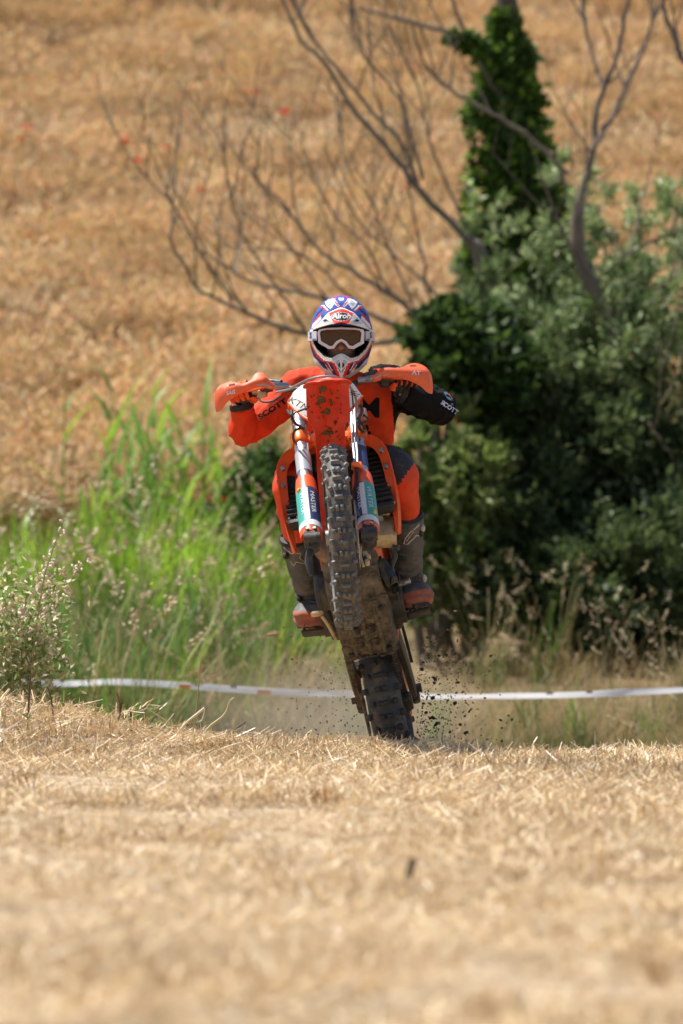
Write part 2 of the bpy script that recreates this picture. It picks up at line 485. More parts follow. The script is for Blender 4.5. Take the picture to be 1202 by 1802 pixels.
# ---------------------------------------------------------------- small plants
class Tuft:
    def __init__(s): s.v = []; s.f = []; s.mi = []; s.t = []; s.n = 0
    def put(s, v, f, m, tint):
        s.v.append(np.asarray(v, float)); s.f += [tuple(i + s.n for i in q) for q in f]; s.n += len(v)
        s.mi += [m] * len(f); s.t += [tint] * len(f)
    def blade(s, base, az, lean, length, width, k=4, bend=0.6, m=0, tint=(1, 1, 1), tip=0.1, face=None):
        """a flat tapering blade that starts near upright and bends over"""
        p = np.array(base, float); d = np.array((cos(az), sin(az), 0)); el = pi / 2 - lean
        side = np.array((-sin(az), cos(az), 0)) if face is None else np.array((cos(face), sin(face), 0))
        v = []; st = length / k
        for i in range(k + 1):
            w = width * (1 - (1 - tip) * (i / k) ** 1.6) / 2
            v += [p - side * w, p + side * w]
            p = p + (d * cos(el) + np.array((0, 0, 1)) * sin(el)) * st
            el -= bend / k
        s.put(v, [(2 * i, 2 * i + 1, 2 * i + 3, 2 * i + 2) for i in range(k)], m, tint)
        return p, (d * cos(el) + np.array((0, 0, 1)) * sin(el))
    def spindle(s, p, d, length, r, m=0, tint=(1, 1, 1), seg=4):
        d = nrm(d); a = nrm(np.cross(d, (0.3, 0.7, 0.2))); b_ = np.cross(d, a)
        v = [p]
        for q, rr in ((.3, 1.0), (.7, .75)):
            v += [p + d * length * q + (a * cos(2 * pi * j / seg) + b_ * sin(2 * pi * j / seg)) * r * rr for j in range(seg)]
        v.append(p + d * length)
        f = [(0, 1 + (j + 1) % seg, 1 + j) for j in range(seg)]
        f += [(1 + j, 1 + (j + 1) % seg, 1 + seg + (j + 1) % seg, 1 + seg + j) for j in range(seg)]
        f += [(1 + seg + j, 1 + seg + (j + 1) % seg, 2 * seg + 1) for j in range(seg)]
        s.put(v, f, m, tint)
    def out(s, mats): return (np.concatenate(s.v), s.f, mats, s.mi, np.array(s.t))

def vary(c, a, r=random):
    k = 1 + r.uniform(-a, a); return tuple(min(1.0, x * k * (1 + r.uniform(-a, a) * .35)) for x in c)

m_wheat = mat('wheat_straw', (1, 1, 1), 0.6, transl=0.3, attr='tint', hue_rand=0.09, spec=0.3)
m_straw = mat('cut_straw', (1, 1, 1), 0.42, transl=0.12, attr='tint', hue_rand=0.10, spec=0.6)
m_green = mat('green_blade', (1, 1, 1), 0.45, transl=0.42, attr='tint', hue_rand=0.42, spec=0.4)

# wheat
def slope_rot(x, y, e=.15):
    """tilt of the ground at a point, as rotations about x and y"""
    return np.arctan2(gz(x, y + e) - gz(x, y - e), 2 * e), -np.arctan2(gz(x + e, y) - gz(x - e, y), 2 * e)
protos = []
for k in range(5):
    t = Tuft(); hn = 300 + k * 17
    for i in range(560):
        bx, by = random.uniform(-.36, .36), random.uniform(-.36, .36)
        g = float(vnoise(np.array([[bx * 8.5, by * 8.5, k * 7.3]]), 15)[0])
        if g < -.2 and random.random() < .55: continue
        az = random.gauss(0.6 + g * 2, 1.0); h = random.uniform(.56, .74) * (1 + .2 * g)
        col = vary((.48, .32, .155), .32)
        p, d = t.blade((bx, by, 0), az, random.uniform(0, .18), h, .006, 3, random.uniform(.2, .8), 0, col, .8)
        ec = vary((.79, .595, .35), .32)
        t.spindle(p, d + np.array((0, 0, -.35)), random.uniform(.07, .11), .0095, 0, ec)
        for j in range(2):
            t.blade(p + d * .02, az + random.uniform(-.5, .5), random.uniform(.6, 1.3), .10, .0035, 1, .1, 0, vary((.82, .63, .38), .2))
        if i % 3 == 0: t.blade((bx, by, h * .45), random.uniform(0, 6.3), .5, .28, .012, 3, 1.8, 0, vary((.48, .32, .155), .32))
    protos.append(t.out([m_wheat]))
st = .56; pts = []
for j, yy in enumerate(np.arange(38.8, 70, st)):
    for xx in np.arange(-(yy * .06 + 3), yy * .06 + 3, st): pts.append((xx + (j % 2) * st / 2, yy))
pts = np.array(pts); pts += RNG.uniform(-.12, .12, pts.shape); xs, ys = pts[:, 0], pts[:, 1]
clump = vnoise(np.stack([xs * .8, ys * .8, xs * 0], -1), 12) + .7 * vnoise(np.stack([xs * .3, ys * .9, xs * 0], -1), 14)
keep = clump > RNG.uniform(-3.0, -1.35, len(xs)); xs, ys, clump = xs[keep], ys[keep], clump[keep]
n = len(xs); sc = (0.95 + 0.07 * np.clip(clump, -1.2, 1.2) + .07 * np.sin(ys * 4.2 + xs * .3) + RNG.uniform(-.08, .08, n))[:, None] * np.ones(3); sc[:, :2] = 1.05
rx, ry = slope_rot(xs, ys)
rot = np.stack([rx * .6 + RNG.normal(0, .08, n), RNG.normal(0, .08, n), RNG.choice(4, n) * pi / 2 + RNG.normal(0, .3, n)], -1)
scatter('wheat', np.stack([xs, ys, gz(xs, ys) - .03], -1), rot, sc, RNG.integers(0, 5, n), protos,
        'ripe golden wheat covering the hillside', 'wheat')

# cut straw in front: patches of lying pieces, thin over bare earth in places
protos = []
for k in range(9):
    t = Tuft(); dense = (1.0, 1.0, .9, .8, .55, .28, 1.0, .9, .12)[k]; up = (.03, .05, .02, .10, .03, .02, .35, .16, .05)[k]
    tone = (1.0, .90, 1.06, .86, .98, .9, .86, 1.04, .9)[k]
    for i in range(int(980 * dense)):
        bx, by = random.uniform(-.21, .21), random.uniform(-.21, .21)
        g = float(vnoise(np.array([[bx * 12, by * 12, k * 5.1]]), 25)[0])
        if g < -.2 and random.random() < .6: continue
        b0 = (bx, by, random.uniform(0.0, .018) + max(0, g) * .02)
        col = vary(tuple(c * tone for c in random.choice([(.75, .555, .305), (.67, .465, .235), (.83, .675, .425), (.50, .33, .18), (.78, .605, .36), (.38, .25, .13), (.60, .485, .32)])), .15)
        if random.random() > up:
            t.blade(b0, random.uniform(0, 6.3), random.uniform(1.1, 1.62), random.uniform(.012, .045) + random.random() ** 4 * .10, random.uniform(.0022, .0065), 2, random.uniform(-.3, .4), 0, col, .6, face=random.uniform(0, 6.3))
        else:
            t.blade(b0, random.uniform(0, 6.3), random.uniform(0, .9), random.uniform(.015, .055), random.uniform(.003, .006), 2, random.uniform(0, .6), 0, col, .7, face=random.uniform(0, 6.3))
    protos.append(t.out([m_straw]))
st = .27; pts = []
for j, yy in enumerate(np.arange(6.6, 22.0, st)):
    for xx in np.arange(-(yy * .06 + 1.4), yy * .06 + 1.4, st): pts.append((xx + (j % 2) * st / 2, yy))
pts = np.array(pts); pts += RNG.uniform(-.08, .08, pts.shape); xs, ys = pts[:, 0], pts[:, 1]
dn = vnoise(np.stack([xs * 1.5, ys * 1.0, xs * 0], -1), 21) + .6 * vnoise(np.stack([xs * 4, ys * 3, xs * 0], -1), 22)
n = len(xs); pick = np.where(dn < -.28, RNG.choice([4, 5, 5, 8, 8], n), np.where(dn > .62, RNG.choice([6, 7, 3, 0], n), RNG.choice([0, 1, 2, 3, 4, 7], n)))
sc = (1 + .10 * np.clip(dn, -1, 1.2) + RNG.uniform(-.12, .12, n))[:, None] * np.ones(3)
rx, ry = slope_rot(xs, ys)
rot = np.stack([rx, ry, RNG.uniform(0, 6.3, n)], -1)
scatter('straw', np.stack([xs, ys, gz(xs, ys) - .004], -1), rot, sc, pick, protos,
        'pale cut straw and stubble strewn over the foreground crest', 'straw')

# grass of the bank: green, dry and seeding tufts
def grass_proto(kind):
    t = Tuft(); r = random
    if kind == 'green':
        for i in range(26):
            t.blade((r.uniform(-.10, .10), r.uniform(-.10, .10), 0), r.uniform(0, 6.3), r.uniform(.0, .35), r.uniform(.35, .8), r.uniform(.010, .02), 4, r.uniform(.2, 1.2), 0, vary((.12, .21, .04), .45))
    elif kind == 'lush':
        for i in range(18):
            t.blade((r.uniform(-.12, .12), r.uniform(-.12, .12), 0), r.uniform(0, 6.3), r.uniform(.0, .25), r.uniform(.5, 1.05), r.uniform(.014, .026), 4, r.uniform(.1, .9), 0, vary((.30, .44, .04), .38))
    elif kind == 'dull':
        for i in range(30):
            t.blade((r.uniform(-.14, .14), r.uniform(-.14, .14), 0), r.uniform(0, 6.3), r.uniform(.1, .7), r.uniform(.25, .6), r.uniform(.006, .012), 3, r.uniform(.4, 1.6), 0, vary((.19, .18, .065), .45))
    elif kind == 'dry':
        for i in range(30):
            t.blade((r.uniform(-.14, .14), r.uniform(-.14, .14), 0), r.uniform(0, 6.3), r.uniform(.1, .8), r.uniform(.25, .65), r.uniform(.004, .009), 3, r.uniform(.4, 1.7), 0, vary((.42, .30, .14), .3))
    elif kind == 'seed':
        for i in range(9):
            az = r.uniform(0, 6.3)
            p, d = t.blade((r.uniform(-.1, .1), r.uniform(-.1, .1), 0), az, r.uniform(.0, .25), r.uniform(.55, 1.0), .005, 4, r.uniform(.2, .9), 0, vary((.40, .34, .15), .2), .8)
            for q in range(9):
                t.spindle(p - d * .014 * q + np.array((r.uniform(-.02, .02), r.uniform(-.02, .02), 0)), d + np.array((r.uniform(-.8, .8), r.uniform(-.8, .8), -.5)), .03, .006, 0, vary((.66, .54, .36), .2), 3)
    return t.out([m_green if kind in ('green', 'lush', 'dull') else m_wheat])
KINDS = ['green', 'lush', 'dull', 'dry', 'seed']
protos = [grass_proto(k) for k in KINDS for q in range(2)]
def bank(n, x0, x1, y0, y1, weights, smin, smax, seed):
    r = np.random.default_rng(seed); y = r.uniform(y0, y1, n); x = r.uniform(x0, x1, n)
    w = np.array(weights, float); w /= w.sum()
    k = r.choice(5, n, p=w)
    g = vnoise(np.stack([x * 1.7, y * 1.3, x * 0], -1), 61) + .6 * vnoise(np.stack([x * 4, y * 3, x * 0], -1), 62)
    k = np.where((g < -.15) & (k < 2) & (r.random(n) < .75), r.choice([2, 3, 4], n), k); k = k * 2 + r.integers(0, 2, n)
    s = r.uniform(smin, smax, n) * (1 + .22 * np.clip(g, -1, 1))
    keep = g > r.uniform(-1.4, .05, n)
    return x[keep], y[keep], k[keep], s[keep]
sets = [
    bank(1150, -4.5, -0.2, 30.3, 33.4, (1.3, .2, 4, 4.2, .2), .65, 1.15, 31),       # front of the green bank
    bank(700, -4.5, 0.1, 33.5, 37.0, (4, 5.5, 1.0, 1.2, .05), .6, 1.05, 32),          # tall lush growth behind
    bank(500, -4.8, 0.0, 37.0, 40.0, (3, 1, 2, 2, .1), .7, 1.0, 33),           # against the wheat
    bank(800, -0.2, 5.0, 30.0, 33.0, (.5, .0, 4.0, 3.4, .6), .35, .62, 34),     # dry grass under the shrubs
    bank(110, 0.2, 5.0, 33.0, 34.2, (.8, .0, 2.5, 2.5, 1.2), .5, .85, 35),
    bank(900, -5, 5, 27.6, 30.6, (.35, .0, 3.4, 3.6, .3), .28, .5, 36),          # thin growth before the tape
    bank(500, -5, 5, 23.6, 27.6, (.6, .0, 2, 4, .2), .2, .4, 37),
    bank(170, -2.6, -0.5, 33.6, 35.6, (1, 9, .5, .2, .2), .8, 1.1, 38),
    bank(34, -1.16, -0.96, 28.1, 28.7, (2, .0, 4, 1.0, .3), .85, 1.1, 39),         # clump that hides part of the tape
]
x = np.concatenate([s[0] for s in sets]); y = np.concatenate([s[1] for s in sets]); k = np.concatenate([s[2] for s in sets]); s = np.concatenate([s[3] for s in sets])
n = len(x)
scatter('bank_grass', np.stack([x, y, gz(x, y) - .01], -1),
        np.stack([RNG.normal(0, .1, n), RNG.normal(0, .1, n), RNG.uniform(0, 6.3, n)], -1), s[:, None] * np.ones(3), k, protos,
        'mixed green and dry grass growing on the bank', 'grass')

# ---------------------------------------------------------------- trees and shrubs
m_bark = mat('bark_grey', (.215, .175, .135), 0.9, var=.35, scale=9, bump=.5, bscale=40)
m_bark2 = mat('bark_brown', (.17, .135, .105), 0.9, var=.35, scale=9, bump=.5, bscale=40)
m_leaf = mat('leaf', (1, 1, 1), 0.5, transl=0.36, attr='tint', spec=0.3)
m_silver = mat('silver_leaf', (1, 1, 1), 0.5, transl=0.28, attr='tint', spec=0.4)

def leaves(pts, outd, length, width, colors, seed, spread=1.0, gloss_up=0.35):
    """one folded leaf at each point; returns (v, f, tint per face)"""
    r = np.random.default_rng(seed); n = len(pts)
    d = nrm_rows(outd + r.normal(0, spread, (n, 3))); up = nrm_rows(r.normal(0, .7, (n, 3)) + np.array((0, 0, gloss_up + .4)))
    sd = nrm_rows(np.cross(d, up)); nn = np.cross(sd, d)
    L = length * r.uniform(.6, 1.25, (n, 1)); W = width * r.uniform(.7, 1.2, (n, 1))
    a = pts; b_ = pts + d * L * .45 + sd * W / 2 + nn * W * .18; c = pts + d * L; e = pts + d * L * .45 - sd * W / 2 + nn * W * .18
    v = np.stack([a, b_, c, e], 1).reshape(-1, 3)
    base = np.arange(n) * 4
    f = np.stack([np.stack([base, base + 1, base + 2], 1), np.stack([base, base + 2, base + 3], 1)], 1).reshape(-1, 3)
    ci = r.integers(0, len(colors), n); col = np.array(colors)[ci] * r.uniform(.7, 1.3, (n, 1))
    return v, f, np.repeat(col, 2, 0)

def nrm_rows(a): return a / np.maximum(np.linalg.norm(a, axis=1, keepdims=True), 1e-9)

def leaf_object(name, v, f, tint, m, parent):
    Mi = np.linalg.inv(ROOTM[root_of(parent).name]); v = v @ Mi[:3, :3].T + Mi[:3, 3]
    me = bpy.data.meshes.new(name); nf = len(f)
    me.vertices.add(len(v)); me.vertices.foreach_set('co', v.astype(np.float32).ravel())
    me.loops.add(nf * 3); me.loops.foreach_set('vertex_index', f.astype(np.int32).ravel())
    me.polygons.add(nf); me.polygons.foreach_set('loop_start', np.arange(nf, dtype=np.int32) * 3)
    me.materials.append(m); me.update(calc_edges=True)
    face_colors(me, np.clip(tint, 0, 1), 'tint')
    o = bpy.data.objects.new(name, me); COL.objects.link(o); o.parent = parent
    return o

def blob_points(blobs, n, seed, hollow=.35):
    """points spread through clumps that fill ellipsoids; blobs: (centre, radii)"""
    r = np.random.default_rng(seed); w = np.array([b_[1][0] * b_[1][1] * b_[1][2] for b_ in blobs]) ** .8; w /= w.sum()
    pts = []; out = []
    for (c, rad), k in zip(blobs, (w * n).astype(int)):
        nc = max(6, k // 70)
        cd = nrm_rows(r.normal(0, 1, (nc, 3))); cr = (hollow + (1 - hollow) * r.random((nc, 1)) ** .5)
        cc = cd * cr
        i = r.integers(0, nc, k)
        q = cc[i] + r.normal(0, .108, (k, 3))
        pts.append(np.array(c) + q * np.array(rad)); out.append(nrm_rows(q) + np.array((0, 0, .25)))
    return np.concatenate(pts), np.concatenate(out)

def limb(mb, px, Y, w0, w1, n=14, seg=7, wob=.0, seed=0, Y1=None):
    """a tapering limb along bearings of the photograph at its own distance; widths in metres"""
    Ys = np.linspace(Y, Y if Y1 is None else Y1, len(px))
    p = np.array([P(a, b_, yy) for (a, b_), yy in zip(px, Ys)])
    c = spline(p, n)
    if wob:
        c = c + np.random.default_rng(seed).normal(0, wob, c.shape)
    mb.tube(c, np.linspace(w0, w1, n) * .34, seg)
    return c

# ivy covered tree
YT = 38.5
b0 = P(985, 1180, YT); b0[2] = gz(b0[0], b0[1]) - .05
ivy_tree = thing('ivy_tree', 'tree trunk wrapped in dark green ivy rising behind the shrubs', 'tree', loc=b0)
mb = MB()
tr = spline([b0, P(975, 900, YT), P(955, 600, YT), P(930, 400, YT), P(912, 250, YT), P(900, 120, YT), P(893, 20, YT), P(885, -60, YT)], 26)
mb.tube(tr, np.linspace(.24, .052, 26), 12); build('trunk', mb, mat('bark_dark', (.10, .075, .055), .9, var=.4, scale=9, bump=.5, bscale=40), ivy_tree)
for k, (px, w) in enumerate([([(905, 130), (860, 90), (800, 60), (745, 45), (690, 30), (632, 15)], .07), ([(925, 235), (880, 170), (850, 120), (810, 40), (790, -20)], .07)]):
    mb = MB(); limb(mb, px, YT - .1, w, w * .45, 16, 7); build('branch', mb, m_bark, ivy_tree)
r = np.random.default_rng(5)
def along(curve, radii, n, rr):
    i = rr.random(n) * (len(curve) - 1); a = i.astype(int); t = (i - a)[:, None]
    c = curve[a] * (1 - t) + curve[np.minimum(a + 1, len(curve) - 1)] * t
    rad = np.interp(i, np.arange(len(curve)), radii)
    d = nrm_rows(rr.normal(0, 1, (n, 3)) * np.array((1, 1, .35)))
    lump = 1 + .55 * vnoise(np.concatenate([c * 3.2 + d * 1.6], 1), 71) + .38 * vnoise(c * 8 + d * 2.5, 72) + .5 * rr.random(n) ** 7
    return c + d * (rad * lump * (.62 + .42 * rr.random(n) ** .6))[:, None], d
ivc = spline([P(975, 900, YT), P(952, 600, YT), P(935, 430, YT), P(918, 300, YT), P(905, 190, YT), P(893, 90, YT), P(888, 20, YT)], 24)
irad = np.interp(np.linspace(0, 1, 24), [0, .35, .55, .75, .9, 1], [.34, .26, .175, .125, .07, .03]) * (1 + .16 * np.sin(np.arange(24) * 2.1) + .10 * np.sin(np.arange(24) * 5.3))
pa, da = along(ivc, irad, 8500, r)
side = spline([P(905, 130, YT - .1), P(870, 105, YT - .1), P(830, 80, YT - .1), P(795, 66, YT - .1)], 10)
pb, db = along(side, np.interp(np.linspace(0, 1, 10), [0, 1], [.075, .03]), 700, r)
hang = spline([P(880, 120, YT), P(858, 200, YT), P(862, 300, YT), P(850, 420, YT), P(840, 480, YT)], 10)
pc, dc = along(hang, np.linspace(.12, .10, 10), 1300, r)
v, f, t = leaves(np.concatenate([pa, pb, pc]), np.concatenate([da, db, dc]) + np.array((0, 0, .3)), .075, .065, [(.07, .13, .03), (.10, .19, .035), (.045, .085, .026), (.22, .36, .045)], 6, .9)
leaf_object('ivy', v, f, t, m_leaf, ivy_tree)

# bare trees
def bare_tree(name, label, base_px, Y, trunk, limbs, m, twigs, seed):
    b0 = P(*base_px, Y); b0[2] = gz(b0[0], b0[1]) - .05
    o = thing(name, label, 'tree', loc=b0, group=None)
    mb = MB(); px0 = trunk[0]
    c = spline(np.concatenate([[b0], [P(a, b_, Y) for a, b_ in trunk[0]]]), 18)
    mb.tube(c, np.linspace(trunk[1], trunk[2], 18) / 2, 9); build('trunk', mb, m, o)
    rr = np.random.default_rng(seed)
    for px, w0, w1 in limbs:
        mb = MB(); n = 26; cc = limb(mb, px, Y, w0, w1, n, 7, .0045, int(rr.integers(1e6)), Y + rr.uniform(-.5, .5))
        def twig(p0, d, ln, r0, depth):
            sd = nrm(np.array((rr.normal(0, .6), rr.normal(0, .5), rr.uniform(.2, 1.0)))); e = nrm(d * .6 + sd); pts = [p0]; k = 7
            for z in range(k):
                e = nrm(e + rr.normal(0, .10, 3) + np.array((0, 0, .05))); pts.append(pts[-1] + e * ln / k)
            mb.tube(pts, np.linspace(r0, .0022, k + 1), 5)
            if depth:
                for q in range(2):
                    i = int(rr.integers(2, k)); twig(pts[i], nrm(pts[i] - pts[i - 1]), ln * rr.uniform(.35, .6), max(.003, r0 * .5), depth - 1)
        for q in range(twigs):
            i = int(rr.integers(4, n - 1)); twig(cc[i], nrm(cc[i] - cc[i - 1]), rr.uniform(.3, 1.05), min(w1 * .4, .0075), 1)
        build('branch', mb, m, o)
    return o
bare_tree('bare_tree', 'leafless grey tree leaning left with long fanned branches above the rider', (905, 1150), 37.4,
    ([(900, 800), (880, 600), (845, 450), (830, 430)], .16, .085),
    [([(832, 432), (770, 370), (735, 330), (690, 270), (655, 230), (620, 190), (570, 110), (530, 70), (490, -20)], .075, .03),
     ([(738, 332), (700, 240), (665, 210), (600, 130), (545, 60), (505, -20)], .05, .025),
     ([(745, 315), (705, 180), (660, 120), (620, 50), (612, -20)], .035, .018),
     ([(840, 440), (760, 260), (735, 150), (690, 60), (670, -20)], .03, .014),
     ([(1000, 305), (930, 240), (850, 190), (780, 150), (740, 95), (720, 30)], .05, .02)], m_bark, 5, 51)
bare_tree('bare_tree', 'leafless brown thicket spreading low to the left behind the helmet', (770, 1100), 37.0,
    ([(765, 800), (755, 640), (738, 560)], .12, .07),
    [([(738, 560), (690, 520), (640, 490), (600, 465), (560, 440), (530, 400), (500, 360), (465, 330), (440, 290)], .055, .018),
     ([(745, 590), (690, 570), (640, 548), (560, 522), (500, 508), (440, 495), (400, 470), (350, 440)], .055, .02),
     ([(700, 600), (640, 605), (540, 590), (470, 565), (420, 545), (380, 525), (345, 505), (325, 465), (300, 430), (302, 392), (318, 378)], .05, .022),
     ([(410, 530), (380, 490), (350, 440), (315, 378), (290, 345), (252, 305)], .03, .014),
     ([(540, 590), (512, 540), (490, 510), (450, 450), (420, 400), (402, 330), (392, 210)], .034, .010),
     ([(640, 548), (560, 470), (500, 440), (440, 440), (380, 430)], .026, .010),
     ([(690, 520), (640, 430), (590, 380), (545, 300), (520, 200)], .026, .010),
     ([(735, 555), (690, 450), (655, 360), (610, 290), (590, 170)], .026, .009),
     ([(760, 540), (740, 430), (720, 330), (712, 210), (690, 90)], .028, .009),
     ([(790, 540), (750, 500), (700, 455), (640, 400), (600, 330), (570, 260)], .032, .012)], m_bark, 6, 52)
bare_tree('bare_tree', 'dark forked leafless tree rising at the upper right beside the ivy trunk', (1095, 1150), 36.3,
    ([(1090, 850), (1085, 600), (1080, 560), (1040, 500), (1015, 430), (1018, 360)], .14, .075),
    [([(1018, 362), (1030, 310), (1045, 260), (1050, 190), (1065, 150), (1090, 80), (1105, 0), (1110, -40)], .072, .032),
     ([(1063, 155), (1045, 110), (1030, 50), (1022, -30)], .045, .022),
     ([(1040, 265), (1080, 200), (1110, 130), (1140, 60), (1168, -30)], .055, .025),
     ([(1082, 535), (1130, 545), (1180, 548), (1240, 552)], .05, .04),
     ([(1075, 470), (1120, 440), (1165, 418), (1230, 390)], .03, .018),
     ([(1230, 130), (1202, 105), (1185, 60), (1172, 30), (1162, -30)], .07, .035),
     ([(1085, 600), (1000, 430), (960, 330), (930, 230)], .05, .012)], m_bark2, 4, 53)
bare_tree('bare_tree', 'bare dead stems forking out of the dark shade of the shrubs', (1060, 1120), 36.1,
    ([(1070, 1000), (1060, 900), (1045, 880)], .07, .05),
    [([(1048, 882), (1010, 850), (960, 740), (930, 660), (905, 600)], .05, .016),
     ([(1022, 860), (1025, 790), (1020, 740), (1005, 640), (1000, 600)], .035, .012),
     ([(1075, 1000), (1100, 940), (1140, 900)], .03, .012),
     ([(1230, 860), (1202, 825), (1170, 785), (1140, 745)], .045, .03),
     ([(1050, 890), (980, 870), (935, 880), (900, 930)], .03, .01)], mat('bark_pale', (.30, .24, .17), .9, var=.3), 1, 54)

def shrub(name, label, base_px, Y, blobs, n, leaf, colors, m, seed, stems=5, hollow=.35):
    b0 = P(*base_px, Y); b0[2] = gz(b0[0], b0[1]) - .03
    o = thing(name, label, 'shrub', loc=b0)
    B_ = [(P(px, py, Y + dy), (rx / FPX * Y, ry_, rz / FPX * Y)) for px, py, dy, rx, rz, ry_ in blobs]
    mb = MB(); rr = np.random.default_rng(seed)
    for q in range(stems):
        c = B_[q % len(B_)][0] + rr.normal(0, .12, 3); s0 = b0 + np.array((rr.normal(0, .1), rr.normal(0, .1), 0))
        mid = (s0 + c) / 2 + rr.normal(0, .1, 3)
        mb.tube(spline([s0, mid, c], 8), np.linspace(.035, .012, 8), 6)
    build('trunk', mb, m_bark2, o)
    p, d = blob_points(B_, n, seed, hollow)
    p[:, 2] = np.maximum(p[:, 2], gz(p[:, 0], p[:, 1]) + .03)
    v, f, t = leaves(p, d, leaf[0], leaf[1], colors, seed + 1, .8)
    leaf_object('crown', v, f, t, m, o)
    return o
SILV = [(.23, .31, .12), (.15, .22, .075), (.36, .42, .22), (.09, .14, .045)]
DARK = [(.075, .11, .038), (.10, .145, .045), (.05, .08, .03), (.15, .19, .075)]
MIDG = [(.17, .23, .05), (.22, .29, .07), (.10, .15, .04), (.30, .32, .14)]
shrub('silver_shrub', 'tall silver leaved shrub around the base of the ivy trunk', (930, 1150), 37.0,
      [(862, 440, 1.6, 60, 60, .3), (870, 530, .2, 55, 70, .3), (850, 600, 0, 75, 90, .6), (985, 520, 1.6, 60, 100, .4), (950, 640, -.3, 90, 100, .6), (940, 740, -.2, 110, 150, .7)], 15000, (.10, .026), SILV, m_silver, 61)
shrub('silver_shrub', 'sunlit silver green shrub beneath the forked bare tree', (1120, 1150), 36.6,
      [(1010, 400, .3, 50, 80, .3), (1110, 490, 0, 70, 70, .4), (1190, 520, 0, 70, 110, .5), (1050, 520, 0, 70, 100, .4), (1080, 630, -.1, 105, 130, .6), (1180, 690, -.2, 100, 140, .6)], 12500, (.08, .022), [(.32, .41, .16), (.22, .32, .11), (.48, .53, .30), (.13, .20, .06)], m_silver, 62)
shrub('silver_shrub', 'silver leaved shrub with open sprays at the upper right frame edge', (1190, 1150), 37.6,
      [(1005, 300, .2, 50, 70, .3), (1060, 370, 0, 70, 70, .35), (1150, 380, 0, 60, 60, .35), (1200, 390, 0, 70, 80, .4), (850, 400, .2, 40, 60, .25), (990, 420, -.9, 40, 90, .25), (905, 470, -1.0, 50, 80, .25)], 2600, (.08, .022), [(.32, .42, .16), (.22, .32, .10), (.48, .54, .30)], m_silver, 67, 3)
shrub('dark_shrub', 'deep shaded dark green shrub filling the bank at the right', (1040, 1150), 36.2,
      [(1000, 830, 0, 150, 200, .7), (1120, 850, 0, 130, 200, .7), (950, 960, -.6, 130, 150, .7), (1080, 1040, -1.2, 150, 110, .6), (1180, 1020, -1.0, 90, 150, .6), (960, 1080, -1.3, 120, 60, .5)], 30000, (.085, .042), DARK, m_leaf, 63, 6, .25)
shrub('bramble_bush', 'dark green bramble bush beside the hand guard at the right', (800, 1130), 35.9,
      [(775, 580, 0, 62, 42, .4), (830, 600, 0, 75, 65, .5), (800, 660, 0, 70, 60, .5), (880, 680, 0, 75, 90, .5)], 9500, (.085, .06), [(.045, .085, .022), (.06, .11, .025), (.035, .06, .022), (.10, .17, .03)], m_leaf, 64)
shrub('leafy_shrub', 'loose mid green shrub growing beside the dark shrub and the raised boot', (790, 1150), 35.2,
      [(780, 790, 0, 80, 80, .45), (830, 870, 0, 75, 110, .5), (780, 930, 0, 80, 110, .5), (850, 1010, 0, 80, 100, .5), (770, 1040, 0, 70, 70, .45)], 8500, (.09, .045), MIDG, m_leaf, 65, 6)
shrub('leafy_shrub', 'round green shrub behind the front fork at the edge of the reeds', (450, 1100), 37.5,
      [(460, 850, 0, 70, 70, .45), (440, 930, 0, 75, 90, .5), (520, 900, 0, 60, 90, .4)], 9000, (.075, .032), [(.09, .16, .04), (.12, .20, .05), (.07, .12, .04)], m_leaf, 66, 5)

# reeds: each a stalk with long drooping leaves
def reed(px, top, Y, seed, leafy=7):
    rr = np.random.default_rng(seed); base = P(px, 1100, Y); base[2] = gz(base[0], base[1]) - .03
    tp = P(px + rr.uniform(-14, 14), top, Y)
    o = thing('reed', None, 'reed', loc=base, group='reeds standing against the wheat')
    c = spline([base, (base + tp) / 2 + rr.normal(0, .02, 3), tp], 9)
    mb = MB(); mb.tube(c, np.linspace(.011, .004, 9), 6); build('stalk', mb, m_reedstalk, o)
    for q in range(leafy):
        i = 2 + int(q * 7 / leafy); s = c[min(i, 8)]; az = rr.uniform(0, 6.3)
        t = Tuft(); t.blade(s, az, rr.uniform(.25, .7), rr.uniform(.3, .6), rr.uniform(.026, .046), 6, rr.uniform(.5, 1.6), 0, (1, 1, 1), .05)
        mb = MB(); mb.add(np.concatenate(t.v), t.f); build('leaf', mb, random.choice(m_reedleaf), o, smooth=180)
    return o
m_reedstalk = mat('reed_stalk', (.20, .30, .06), .5)
m_reedleaf = [mat('reed_leaf_a', (.24, .40, .05), .42, transl=.45), mat('reed_leaf_b', (.16, .32, .06), .42, transl=.45), mat('reed_leaf_c', (.32, .46, .06), .42, transl=.45)]
REEDS = [(105, 672, 37.6, 6, 'leftmost tall reed standing clear against the wheat'),
         (185, 690, 37.4, 8, 'tall reed second from the picture left edge, leaves drooping'),
         (148, 830, 36.6, 6, 'short reed between the two leftmost tall reeds'),
         (205, 770, 36.4, 8, 'leafy reed just right of the second tall reed'),
         (240, 735, 36.8, 8, 'slender reed at the middle of the reed stand, half hidden'),
         (265, 700, 37.2, 9, 'tallest reed in the middle of the stand'),
         (290, 745, 36.7, 9, 'reed right of the tallest one with broad bright leaves'),
         (318, 790, 36.3, 8, 'lower reed at the right part of the stand'),
         (350, 735, 37.2, 7, 'thin reed below the red sleeved elbow'),
         (372, 800, 36.8, 7, 'rightmost reed of the stand, below the elbow'),
         (225, 860, 35.4, 7, 'short bright reed in front of the stand'),
         (335, 880, 35.3, 7, 'short reed low at the front right of the stand'),
         (40, 910, 35.6, 6, 'short yellow green reed above the wild oat plant')]
for k, (px, tpy, Y, lf, lab) in enumerate(REEDS): reed(px, tpy, Y, 100 + k, lf)['label'] = lab
rq = np.random.default_rng(8)
